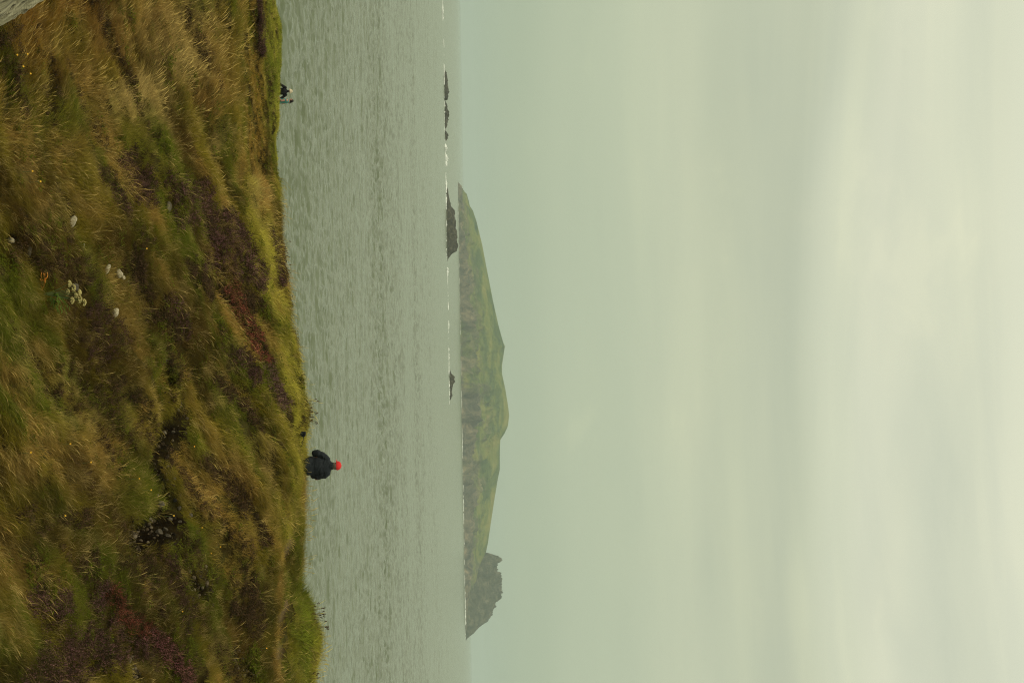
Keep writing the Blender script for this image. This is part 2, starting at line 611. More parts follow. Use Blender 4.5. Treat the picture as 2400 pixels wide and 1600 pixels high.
hv = np.stack([GX, GY, GZ], -1).reshape(-1, 3)
hill_me = new_mesh('hillside', hv, grid_faces(len(rows), NC))
set_float_attr(hill_me, 'bare', bare_mask(hv[:, 0], hv[:, 1]))
dpath, _ = seg_dist(hv[:, 0], hv[:, 1], PATH)
set_float_attr(hill_me, 'trod', 1 - sstep(.12, .32, dpath + (fbm(hv[:, 0] * 3, hv[:, 1] * 3, 12, 2) - .5) * .2))
hill = tag(obj('hillside', hill_me, soil_material()), 'grassy coastal slope of rough turf dropping to the sea', 'hillside', kind='structure')


# ------------------------------------------------------------------ the sea
def sea_material():
    m, t, b = mat_new('sea_water')
    geo = N(t, 'ShaderNodeNewGeometry')
    P = geo.outputs['Position']
    v1 = mapping_n(t, P, (.8, 1.0, 1), (0, 0, math.radians(-7)))
    v2 = mapping_n(t, P, (.5, 1.0, 1), (0, 0, math.radians(5)))
    n1 = noise_n(t, v1, 2.2, 4, .62, .4)
    n2 = noise_n(t, v2, .22, 4, .6, .5)
    h = math_n(t, 'ADD', math_n(t, 'MULTIPLY', n1, .06), math_n(t, 'MULTIPLY', n2, .7))
    bn = N(t, 'ShaderNodeBump')
    bn.inputs['Strength'].default_value = .8
    bn.inputs['Distance'].default_value = 1.0
    t.links.new(h, bn.inputs['Height'])
    t.links.new(bn.outputs[0], b.inputs['Normal'])
    b.inputs['Base Color'].default_value = (.120, .143, .076, 1)
    b.inputs['Roughness'].default_value = .18
    b.inputs['IOR'].default_value = 1.333
    return m


def row_series(a, b, k, m):
    out = [a]
    while out[-1] < b:
        out.append(out[-1] + max(m, out[-1] ** 2 * k))
    return np.array(out)


def sea_height(x, y):
    """wind chop: short steep waves on a low swell"""
    w = fbm(x * .05, y * .05, 400, 2) * 5
    a = 1 - np.abs(2 * fbm(x * .50 + w * .3, y * 1.15, 401, 3, .55) - 1)
    b = 1 - np.abs(2 * fbm(x * .13 + w * .2, y * .34 + w * .1, 405, 2) - 1)
    g = .15 + 1.7 * fbm(x * .010, y * .028, 409, 3)
    return ((a - .75) * .44 + (b - .75) * .42) * g


sr = np.concatenate([np.linspace(-400, 60, 8), row_series(80, 2500, 1.7e-5, .28), 2600 * np.exp(np.linspace(0, math.log(14000 / 2600), 24))])
sin_ = np.linspace(-1, 1, 640)
sout = np.array([1.15, 1.5, 2.2, 3.4])
frac = np.concatenate([-sout[::-1], sin_, sout])
NSC = len(frac)
SY = np.repeat(sr[:, None], NSC, 1)
SX = np.maximum(60, np.abs(sr) * .275 + 2)[:, None] * frac[None]
SX = np.where(np.abs(frac)[None] > 3, np.sign(frac)[None] * np.maximum(900, np.abs(sr) * .93)[:, None], SX)
SZ = sea_height(SX, SY) * (sstep(70, 90, SY) * (1 - sstep(2100, 2500, SY)))
sea_me = new_mesh('sea', np.stack([SX, SY, SZ], -1).reshape(-1, 3), grid_faces(len(sr), NSC))
sea = tag(obj('sea', sea_me, sea_material()), kind='structure')


# ------------------------------------------------------------------ the island
ISL_D = 2700.0
# photo outline: (py, px of the skyline)
isl_top = [(424, 1078), (433, 1098), (445, 1102), (460, 1105), (472, 1113), (500, 1122), (560, 1136), (620, 1147), (700, 1162), (760, 1175), (800, 1186),
           (812, 1191), (825, 1189), (860, 1184), (880, 1184), (920, 1193), (960, 1200), (985, 1203), (1010, 1200), (1030, 1191), (1045, 1181), (1060, 1180), (1120, 1180),
           (1150, 1174), (1200, 1166), (1240, 1160), (1280, 1154), (1302, 1151), (1330, 1145), (1360, 1136), (1390, 1124), (1420, 1113), (1455, 1104), (1480, 1099), (1492, 1096)]
isl_base = [(424, 1077), (800, 1081), (960, 1085), (1200, 1090), (1492, 1096)]
MPP = ISL_D / F_PX


def isl_profile(py):
    t = np.interp(py, [a for a, b in isl_top], [b for a, b in isl_top])
    bb = np.interp(py, [a for a, b in isl_base], [b for a, b in isl_base])
    return np.clip(t - bb, 0, None) * MPP


def rock_material(name, a, b_, c_, scale=1.0, haze=None):
    m, t, b = mat_new(name)
    tc = N(t, 'ShaderNodeTexCoord')
    f = noise_n(t, mapping_n(t, tc.outputs['Object'], (1, 1, 1.8)), scale, 6, .65, .4)
    r = ramp(t, [(.3, a), (.52, b_), (.72, c_)])
    t.links.new(f, r.inputs[0])
    t.links.new(r.outputs[0], b.inputs['Base Color'])
    b.inputs['Roughness'].default_value = .9
    b.inputs['Specular IOR Level'].default_value = .15
    bn = N(t, 'ShaderNodeBump')
    bn.inputs['Strength'].default_value = .6
    bn.inputs['Distance'].default_value = .35 / scale
    t.links.new(noise_n(t, tc.outputs['Object'], scale * 3, 6, .7), bn.inputs['Height'])
    t.links.new(bn.outputs[0], b.inputs['Normal'])
    return m


def island_material():
    m, t, b = mat_new('island_turf_and_rock')
    tc = N(t, 'ShaderNodeTexCoord')
    O = tc.outputs['Object']
    at_ = N(t, 'ShaderNodeAttribute', attribute_name='rock')
    fg = noise_n(t, mapping_n(t, O, (.016, .016, .05)), 1.0, 6, .62, .6)
    rg = ramp(t, [(.30, (.030, .062, .024)), (.44, (.080, .118, .028)), (.54, (.155, .180, .040)), (.70, (.26, .235, .065))])
    t.links.new(fg, rg.inputs[0])
    fr = noise_n(t, mapping_n(t, O, (.05, .05, .03)), 1.0, 6, .7, .8)
    rr = ramp(t, [(.32, (.030, .036, .026)), (.46, (.085, .082, .054)), (.58, (.17, .145, .092)), (.72, (.36, .275, .165))])
    t.links.new(fr, rr.inputs[0])
    c = mix_rgb(t, 'MIX', at_.outputs['Fac'], rg.outputs[0], rr.outputs[0])
    t.links.new(c, b.inputs['Base Color'])
    b.inputs['Roughness'].default_value = .95
    b.inputs['Specular IOR Level'].default_value = .1
    bn = N(t, 'ShaderNodeBump')
    bn.inputs['Strength'].default_value = 1.0
    bn.inputs['Distance'].default_value = 7.0
    t.links.new(noise_n(t, O, .06, 6, .7), bn.inputs['Height'])
    t.links.new(bn.outputs[0], b.inputs['Normal'])
    return m


def build_island():
    pys = np.linspace(424, 1492, 640)
    prof = isl_profile(pys)
    D = 330.0                                   # depth of the island
    nv = 150
    v = np.linspace(0, 1, nv)                   # 0 front shore .. 1 back shore
    # front shore wanders: coves and points
    X = (pys - 800) * MPP
    shore = (fbm(X * .012, X * 0, 71, 4) - .5) * 90
    PY = np.repeat(pys[:, None], nv, 1)
    V = np.repeat(v[None], len(pys), 0)
    H = prof[:, None]
    # cliffs first, then a grassy slope up to the ridge, then down at the back
    cl = .16 + .28 * fbm(X * .02, X * 0 + 3, 72, 3)[:, None]
    front = np.clip(V / .55, 0, 1)
    slope = cl * sstep(0, .10, front) + (1 - cl) * (sstep(0.03, 1.05, front) ** 1.05)
    back = 1 - sstep(.62, 1.0, V)
    Z = H * np.minimum(slope, 1) * back
    Xg = np.repeat(X[:, None], nv, 1)
    Yg = V * D + shore[:, None] * (1 - V)
    rough = fbm(Xg * .035, Yg * .05, 73, 5) - .5
    gul = np.abs(fbm(Xg * .022 + Yg * .004, Yg * .012, 74, 4) - .5) * 2
    cliffy = (1 - sstep(.05, .22, front)) * sstep(0, .03, V)
    amp = np.clip(H / 90, .15, 1)
    inner = sstep(0, .05, V) * (1 - sstep(.45, .55, V))
    Z = Z + inner * amp * (rough * 9 - (1 - sstep(0, .25, gul)) * 9 * (1 - sstep(.3, .45, V)))
    crag = fbm(Xg * .07, Yg * .09, 79, 5, .6)
    Z = Z + inner * amp * np.clip(crag - .52, 0, 1) * 30 * (1 - sstep(.25, .5, V))
    Z = Z + cliffy * amp * (fbm(Xg * .12, Yg * .12, 75, 4) - .5) * 26
    Z = np.where(V <= 0.001, -2.0, Z)
    Z = np.where(V >= 0.999, -2.0, Z)
    Z = np.maximum(Z, -2.0)
    rockm = 1 - sstep(.08, .24, front + (fbm(Xg * .012, Yg * .02, 76, 5, .6) - .5) * .75 - .02)
    patches = np.maximum(sstep(.60, .70, fbm(Xg * .012, Yg * .02 + Z * .02, 77, 4)) * .55, sstep(.56, .62, crag) * .7) * (1 - sstep(.35, .6, front))
    right = sstep(1310, 1400, PY + (fbm(Xg * .03, Yg * .03, 78, 3) - .5) * 130) * .92
    # a russet-and-grey rock face on the left part and a slab right of the middle
    pxg = np.interp(PY, [a for a, b in isl_base], [b for a, b in isl_base]) + Z / MPP
    face = (1 - sstep(.6, 1.1, np.hypot((PY - 660) / 34, (pxg - 1100) / 17) + (rough * 1.0))) * .95
    slab = (1 - sstep(.6, 1.1, np.hypot((PY - 1095) / 28, (pxg - 1108) / 24) + (rough * 1.0))) * .9
    rk = np.clip(np.maximum.reduce([rockm, patches, right, face, slab]), 0, 1)
    verts = np.stack([Xg, Yg, Z], -1).reshape(-1, 3)
    me = new_mesh('island', verts, grid_faces(len(pys), nv)[:, ::-1])
    set_float_attr(me, 'rock', rk.ravel())
    o = obj('island', me, island_material(), loc=(0, ISL_D, 0))
    # smooth shading off would show facets: keep smooth
    return tag(o, kind='structure')


island = build_island()


def lumpy_rock(name, size, seed, detail=4, amp=.35, freq=1.5, strata=0.0, flat_bottom=True, facet=0.5):
    """an angular boulder: displaced icosphere cut by random planes"""
    bm = bmesh.new()
    bmesh.ops.create_icosphere(bm, subdivisions=detail, radius=1.0)
    co = np.array([v.co[:] for v in bm.verts])
    r = np.random.default_rng(seed)
    for _ in range(14):
        n = r.normal(size=3)
        n /= np.linalg.norm(n)
        c = r.uniform(.52, .88)
        d = co @ n - c
        co = co - np.clip(d, 0, None)[:, None] * n[None] * (.5 + facet * .5)
    o = r.uniform(0, 50, 3)
    nz = (fbm(co[:, 0] * freq + o[0] + co[:, 2] * .7, co[:, 1] * freq + o[1] - co[:, 2] * .9, seed, 4) - .5)
    co = co * (1 + amp * nz)[:, None]
    if strata:
        co[:, 2] += strata * (vnoise(co[:, 0] * 1.5 + 6 * co[:, 2] + o[0], co[:, 1] * 1.5 + o[2], seed + 5) - .5)
    co = co * np.array(size)[None]
    for v, c in zip(bm.verts, co):
        v.co = c
    me = bpy.data.meshes.new(name)
    bm.to_mesh(me)
    bm.free()
    me.polygons.foreach_set('use_smooth', np.full(len(me.polygons), False))
    return me


MAT_STACK = rock_material('stack_rock', (.022, .030, .018), (.075, .078, .046), (.20, .175, .115), .07)
MAT_SKERRY = rock_material('skerry_rock', (.018, .017, .012), (.055, .050, .034), (.15, .135, .09), .35)


def ridge_rock(name, outline, base, D, depth, seed, mat, jag=.25, nv=26, rough_m=1.0, cols=None):
    """a long rock whose skyline follows the photo outline [(py, px)], built as a real solid of the given depth"""
    mpp = D / F_PX
    pys = np.linspace(outline[0][0], outline[-1][0], cols or 120)
    top = np.interp(pys, [a for a, b in outline], [b for a, b in outline])
    hgt = np.clip(top - np.interp(pys, [a for a, b in base], [b for a, b in base]), 0, None) * mpp
    X = (pys - 800) * mpp
    v = np.linspace(0, 1, nv)
    endw = np.clip(np.minimum(np.arange(len(pys)), np.arange(len(pys))[::-1]) / (len(pys) * .12), .12, 1)
    V = np.repeat(v[None], len(pys), 0)
    Xg = np.repeat(X[:, None], nv, 1)
    Yg = (V - .5) * depth * endw[:, None] + (fbm(X * 2.5 / depth, X * 0, seed, 3)[:, None] - .5) * depth * .5
    shape = np.clip(np.sin(np.pi * V), 0, 1) ** .8
    blocks = np.floor(fbm(Xg * 5 / depth, Yg * 5 / depth, seed + 4, 3) * 9) / 9
    nz = fbm(Xg * 9 / depth, Yg * 9 / depth, seed + 1, 6, .62) - .5
    Z = hgt[:, None] * shape * (.80 + .40 * blocks) + nz * rough_m * np.sin(np.pi * V) * np.clip(hgt[:, None] / (hgt.max() + 1e-6), .15, 1)
    Z = np.where((V <= .001) | (V >= .999), -1.5, Z)
    me = new_mesh(name, np.stack([Xg, Yg, Z], -1).reshape(-1, 3), grid_faces(len(pys), nv)[:, ::-1], smooth=False)
    return obj(name, me, mat, loc=(0, D, 0))


# jagged stacks at the right-hand end of the island
stack_out = [(1296, 1148), (1299, 1158), (1303, 1168), (1310, 1173), (1318, 1173), (1324, 1169), (1331, 1168), (1336, 1171), (1343, 1168), (1349, 1173), (1355, 1171), (1360, 1174),
             (1368, 1176), (1378, 1175), (1385, 1179), (1396, 1178), (1404, 1172), (1412, 1166), (1420, 1164), (1426, 1156), (1434, 1150), (1440, 1147),
             (1446, 1146), (1452, 1137), (1460, 1128), (1470, 1120), (1478, 1112), (1484, 1104), (1493, 1097)]
tag(ridge_rock('rock_stack', stack_out, [(1290, 1092), (1493, 1096)], ISL_D + 150, 170, 91, MAT_STACK, nv=90, rough_m=30, cols=420),
    'jagged grey brown rock stacks at the right-hand end of the green island', 'rock stack')

SK_D = 1000.0
sk = [
    ('skerry', [(160, 1041), (168, 1045), (180, 1048), (195, 1049), (210, 1050), (218, 1051), (224, 1049), (231, 1049), (233, 1042)], [(160, 1040), (233, 1042)], 985, 12, 101,
     'low dark sea rock furthest left in the line of breakers'),
    ('skerry', [(233, 1042), (242, 1046), (252, 1049), (262, 1051), (269, 1053), (273, 1049), (285, 1049), (295, 1046), (303, 1043)], [(233, 1041), (303, 1043)], 988, 10, 102,
     'low dark sea rock with a small peak, second from left'),
    ('skerry', [(304, 1043), (310, 1047), (316, 1049), (322, 1048), (330, 1043)], [(304, 1042.5), (330, 1043)], 990, 7, 103,
     'small rounded sea rock beside the white breakers'),
    ('skerry', [(436, 1053), (440, 1056), (455, 1058), (470, 1061), (480, 1063), (490, 1069), (505, 1073), (520, 1074), (535, 1074), (550, 1077), (562, 1076), (575, 1078), (586, 1076), (592, 1066), (603, 1057), (610, 1055)],
     [(436, 1052.5), (610, 1055)], 1000, 22, 104, 'largest dark brown sea rock in front of the island'),
    ('skerry', [(862, 1054), (872, 1057), (878, 1062), (884, 1065), (893, 1065), (898, 1061), (908, 1060), (916, 1058), (922, 1060), (930, 1058), (935, 1055)],
     [(862, 1053.5), (935, 1055)], 1010, 10, 105, 'small dark sea rock standing alone right of the others'),
]
for nm, outl, bs, D, dep, sd, lab in sk:
    tag(ridge_rock(nm, outl, bs, D, dep, sd, MAT_SKERRY, rough_m=2.6, cols=170), lab, 'sea rock', 'dark sea rocks offshore')

# surf breaking along the reef and round the island's foot
MAT_FOAM = simple_mat('white_foam', (.72, .74, .66), .7, .1, .5)


def surf(name, pts, D, seed, wid=2.0, hgt=.6, gap=.45):
    """broken ridges of white water along a line [(py, weight)]"""
    mpp = D / F_PX
    r = np.random.default_rng(seed)
    pys = np.arange(pts[0][0], pts[-1][0], .5)
    w = np.interp(pys, [a for a, b in pts], [b for a, b in pts])
    X = (pys - 800) * mpp
    nz = fbm(X * .25 / mpp / 3, X * 0, seed, 4)
    k = np.clip((nz - gap) * 5, 0, 1) * w * (.35 + 1.1 * fbm(X * .6 / mpp / 3, X * 0 + 4, seed + 7, 3))
    nv = 7
    V = np.linspace(-1, 1, nv)
    Xg = np.repeat(X[:, None], nv, 1)
    Yg = V[None] * wid * (.3 + k[:, None]) + (fbm(X * .05, X * 0 + 9, seed + 2, 3)[:, None] - .5) * 60
    Z = hgt * k[:, None] * np.cos(V * np.pi / 2)[None] * (.6 + .8 * fbm(Xg * 2, Yg * 2, seed + 3, 2)) + np.where(k[:, None] > .02, .03, -.4) - .02
    F = grid_faces(len(pys), nv)[:, ::-1]
    me = new_mesh(name, np.stack([Xg, Yg, Z], -1).reshape(-1, 3), F)
    o = obj(name, me, MAT_FOAM, loc=(0, D, 0))
    return tag(o, kind='stuff')


surf('surf', [(-30, .2), (20, .5), (50, 1.2), (60, .5), (150, .5), (235, .6), (300, .5), (328, 1.2), (345, 1.8), (362, 2.4), (375, 1.4), (400, .9), (430, 1.2), (500, .5), (590, .8), (606, 2.6), (622, 1.8), (640, .7), (655, .3), (700, .6), (760, .8), (870, .6), (935, .8), (950, .2), (1010, .1)],
     968, 210, 3.0, .70, .40)
surf('surf', [(424, .2), (700, .2), (1000, .3), (1130, .6), (1300, .5), (1400, .6), (1480, .9), (1500, .6), (1520, .1)], ISL_D - 42, 211, 3.0, 1.6, .45)

# ------------------------------------------------------------------ haze over the sea
def haze_box():
    bm = bmesh.new()
    bmesh.ops.create_cube(bm, size=1.0)
    me = bpy.data.meshes.new('haze')
    bm.to_mesh(me)
    bm.free()
    m = bpy.data.materials.new('sea_haze')
    m.use_nodes = True
    t = m.node_tree
    t.nodes.clear()
    out = N(t, 'ShaderNodeOutputMaterial')
    v = N(t, 'ShaderNodeVolumePrincipled')
    v.inputs['Color'].default_value = (.78, .90, .885, 1)
    v.inputs['Density'].default_value = 1.3e-4
    v.inputs['Anisotropy'].default_value = 0.0
    t.links.new(v.outputs[0], out.inputs['Volume'])
    o = obj('haze', me, m)
    o.scale = (26000, 14600, 120)
    o.location = (0, 14600 / 2 - 500, 120 / 2 - 5.5)
    return tag(o, kind='stuff')


haze = haze_box()


# ------------------------------------------------------------------ people
def blob_mesh(name, parts, voxel, smooth_it=4, decimate=None):
    """union of ellipsoids -> one continuous surface; parts: (centre, (rx,ry,rz), rot or None)"""
    bm = bmesh.new()
    for c, r, rot in parts:
        M = Matrix.Translation(Vector(c)) @ (rot.to_matrix().to_4x4() if rot else Matrix.Identity(4)) @ Matrix.Diagonal((*r, 1))
        bmesh.ops.create_icosphere(bm, subdivisions=2, radius=1.0, matrix=M)
    me = bpy.data.meshes.new(name)
    bm.to_mesh(me)
    bm.free()
    tmp = bpy.data.objects.new('tmp_blob', me)
    COL.objects.link(tmp)
    md = tmp.modifiers.new('r', 'REMESH')
    md.mode = 'VOXEL'
    md.voxel_size = voxel
    ms = tmp.modifiers.new('s', 'SMOOTH')
    ms.factor = .5
    ms.iterations = smooth_it
    dg = bpy.context.evaluated_depsgraph_get()
    out = bpy.data.meshes.new_from_object(tmp.evaluated_get(dg))
    out.name = name
    bpy.data.objects.remove(tmp)
    bpy.data.meshes.remove(me)
    out.polygons.foreach_set('use_smooth', np.full(len(out.polygons), True))
    return out


def chain(pts, step=.35, flat=None):
    """ellipsoids along a path of (x,y,z,r) points; flat=(sx,sy,sz) squashes them"""
    out = []
    for a, b in zip(pts[:-1], pts[1:]):
        pa, pb = Vector(a[:3]), Vector(b[:3])
        n = max(2, int((pb - pa).length / (min(a[3], b[3]) * step)) + 1)
        for i in range(n + 1):
            k = i / n
            r = a[3] * (1 - k) + b[3] * k
            f = flat or (1, 1, 1)
            out.append((pa.lerp(pb, k), (r * f[0], r * f[1], r * f[2]), None))
    return out


def lofts(keys):
    """stack of ellipsoids between key sections (x,y,z,rx,ry,rz)"""
    out = []
    for a, b in zip(keys[:-1], keys[1:]):
        n = max(2, int((Vector(b[:3]) - Vector(a[:3])).length / .02))
        for i in range(n + 1):
            k = i / n
            v = [p * (1 - k) + q * k for p, q in zip(a, b)]
            out.append((v[:3], v[3:6], None))
    return out


def head_parts(c, face, s=1.0):
    """skull, jaw, nose, ears; face = direction the face looks (unit, horizontal)"""
    c = Vector(c)
    f = Vector(face).normalized()
    sd = Vector((-f.y, f.x, 0))
    q = Vector((0, 1, 0)).rotation_difference(f)
    P = [(c + f * -.008, (.075 * s, .096 * s, .105 * s), q),
         (c + f * .030 + Vector((0, 0, -.055)), (.056 * s, .060 * s, .060 * s), q),
         (c + f * .066 + Vector((0, 0, -.092)), (.028 * s, .020 * s, .020 * s), q)]
    P += [(c + f * .098 + Vector((0, 0, -.022)), (.013, .018, .022), q), (c + f * .092 + Vector((0, 0, .006)), (.010, .014, .020), q),
          (c + f * .094 + Vector((0, 0, -.066)), (.022, .008, .008), q), (c + f * .088 + Vector((0, 0, .030)), (.045, .010, .010), q)]
    for e in (-1, 1):
        P.append((c + sd * .078 * e + f * -.008 + Vector((0, 0, -.012)), (.010, .020, .030), q))
    return P


def hand_parts(w, d, side, s=1.0, curl=.6):
    """palm with four unequal fingers and a thumb, from wrist w pointing along d"""
    w, d = Vector(w), Vector(d).normalized()
    up = Vector((0, 0, 1)) if abs(d.z) < .8 else Vector((0, 1, 0))
    sd = d.cross(up).normalized() * side
    nrm = sd.cross(d).normalized() * side
    P = chain([(*(w), .026), (*(w + d * .085), .030)], .4)
    for j, (L, o) in enumerate(((.070, -.030), (.080, -.010), (.076, .010), (.060, .029))):
        a = w + d * .088 + sd * o
        b = a + d * L * .55 - nrm * L * .25 * curl
        c = b + d * L * .35 - nrm * L * .55 * curl
        P += chain([(*a, .0095), (*b, .0088), (*c, .0075)], .5)
    a = w + d * .03 - sd * .028
    b = a + d * .035 - sd * .025 - nrm * .012
    P += chain([(*a, .012), (*b, .010), (*(b + d * .028 - nrm * .012), .0085)], .5)
    return P


MAT_SKIN = simple_mat('skin', (.50, .26, .18), .55, .10, 30)
MAT_NAVY = simple_mat('navy_fabric', (.010, .014, .017), .8, .35, 25, .5, 60)
MAT_BLACK = simple_mat('black_fabric', (.006, .006, .007), .85, .3, 25, .4, 60)
MAT_RED = simple_mat('red_cotton', (.62, .022, .020), .75, .10, 30, .2, 200)
MAT_GREY_HAIR = simple_mat('grey_hair', (.16, .13, .10), .7, .35, 120, .6, 300)
MAT_DARK_HAIR = simple_mat('dark_hair', (.018, .012, .009), .6, .35, 120, .6, 300)
MAT_BEIGE = simple_mat('beige_cotton', (.62, .52, .34), .85, .12, 30, .3, 120)
MAT_TEAL = simple_mat('teal_cotton', (.075, .24, .20), .8, .15, 25, .3, 80)
MAT_DENIM = simple_mat('denim', (.045, .10, .14), .85, .2, 30, .3, 120)
MAT_DARKTROUSER = simple_mat('dark_trousers', (.015, .014, .016), .85, .3, 25, .3, 60)
MAT_SHOE = simple_mat('shoe_leather', (.03, .025, .02), .6, .2, 20)
MAT_EYE = simple_mat('eye', (.05, .04, .03), .3, .1, 20)


def eyes(root, c, face):
    f = Vector(face).normalized()
    sd = Vector((-f.y, f.x, 0))
    for e in (-1, 1):
        bm = bmesh.new()
        bmesh.ops.create_icosphere(bm, subdivisions=2, radius=.011)
        me = bpy.data.meshes.new('eye')
        bm.to_mesh(me)
        bm.free()
        obj('eye', me, MAT_EYE, root, Vector(c) + f * .084 + sd * .031 * e + Vector((0, 0, .006)))


def cap_mesh(c, face, r=.097):
    """baseball cap: crown dome with a flat top and a curved peak"""
    f = Vector(face).normalized()
    c = Vector(c)
    q = Vector((0, 1, 0)).rotation_difference(f)
    bm = bmesh.new()
    bmesh.ops.create_uvsphere(bm, u_segments=24, v_segments=14, radius=1.0)
    bmesh.ops.delete(bm, geom=[v for v in bm.verts if v.co.z < -.05], context='VERTS')
    for v in bm.verts:
        v.co = Vector((v.co.x * r * .93, v.co.y * r * 1.12, (v.co.z ** 1 if v.co.z < 0 else abs(v.co.z) ** .8) * r * 1.05))
    # button
    bmesh.ops.create_icosphere(bm, subdivisions=1, radius=.008, matrix=Matrix.Translation((0, 0, r * 1.05)))
    # peak: a thick curved tongue
    n = 12
    ring = []
    for z in (0, .006):
        for j, (yy, w) in enumerate(((.6, .86), (1.15, .84), (1.55, .70), (1.72, .42))):
            row = []
            for i in range(n + 1):
                a = (i / n - .5) * 2
                row.append(bm.verts.new((a * w * r * .95, yy * r - (a * a) * .35 * r * (j / 3), .0 + z - a * a * .012 - j * .006)))
            ring.append(row)
    for k in (0, 4):
        for j in range(3):
            for i in range(n):
                fv = [ring[k + j][i], ring[k + j][i + 1], ring[k + j + 1][i + 1], ring[k + j + 1][i]]
                bm.faces.new(fv if k else fv[::-1])
    for j in range(3):
        for i in (0, n):
            bm.faces.new([ring[j][i], ring[j + 1][i], ring[4 + j + 1][i], ring[4 + j][i]])
    for i in range(n):
        bm.faces.new([ring[3][i], ring[3][i + 1], ring[7][i + 1], ring[7][i]])
    M = Matrix.Translation(c + Vector((0, 0, .018))) @ q.to_matrix().to_4x4()
    bmesh.ops.transform(bm, matrix=M, verts=bm.verts)
    bmesh.ops.recalc_face_normals(bm, faces=bm.faces)
    me = bpy.data.meshes.new('cap')
    bm.to_mesh(me)
    bm.free()
    me.polygons.foreach_set('use_smooth', np.full(len(me.polygons), True))
    return me


def sun_hat_mesh(c, face, r=.098):
    f = Vector(face).normalized()
    prof = [(.001, .115), (.05, .112), (.085, .09), (.098, .05), (.100, .012), (.118, .000), (.142, -.014), (.140, -.019), (.116, -.006), (.097, .004)]
    n = 28
    vs_, fs = [], []
    for j, (rr, z) in enumerate(prof):
        for i in range(n):
            a = 2 * math.pi * i / n
            vs_.append((c[0] + rr * math.cos(a), c[1] + rr * math.sin(a) * 1.1, c[2] + z + .012 + .006 * math.sin(3 * a) * (rr > .11)))
    for j in range(len(prof) - 1):
        for i in range(n):
            fs.append((j * n + i, j * n + (i + 1) % n, (j + 1) * n + (i + 1) % n, (j + 1) * n + i))
    return new_mesh('hat', vs_, fs)


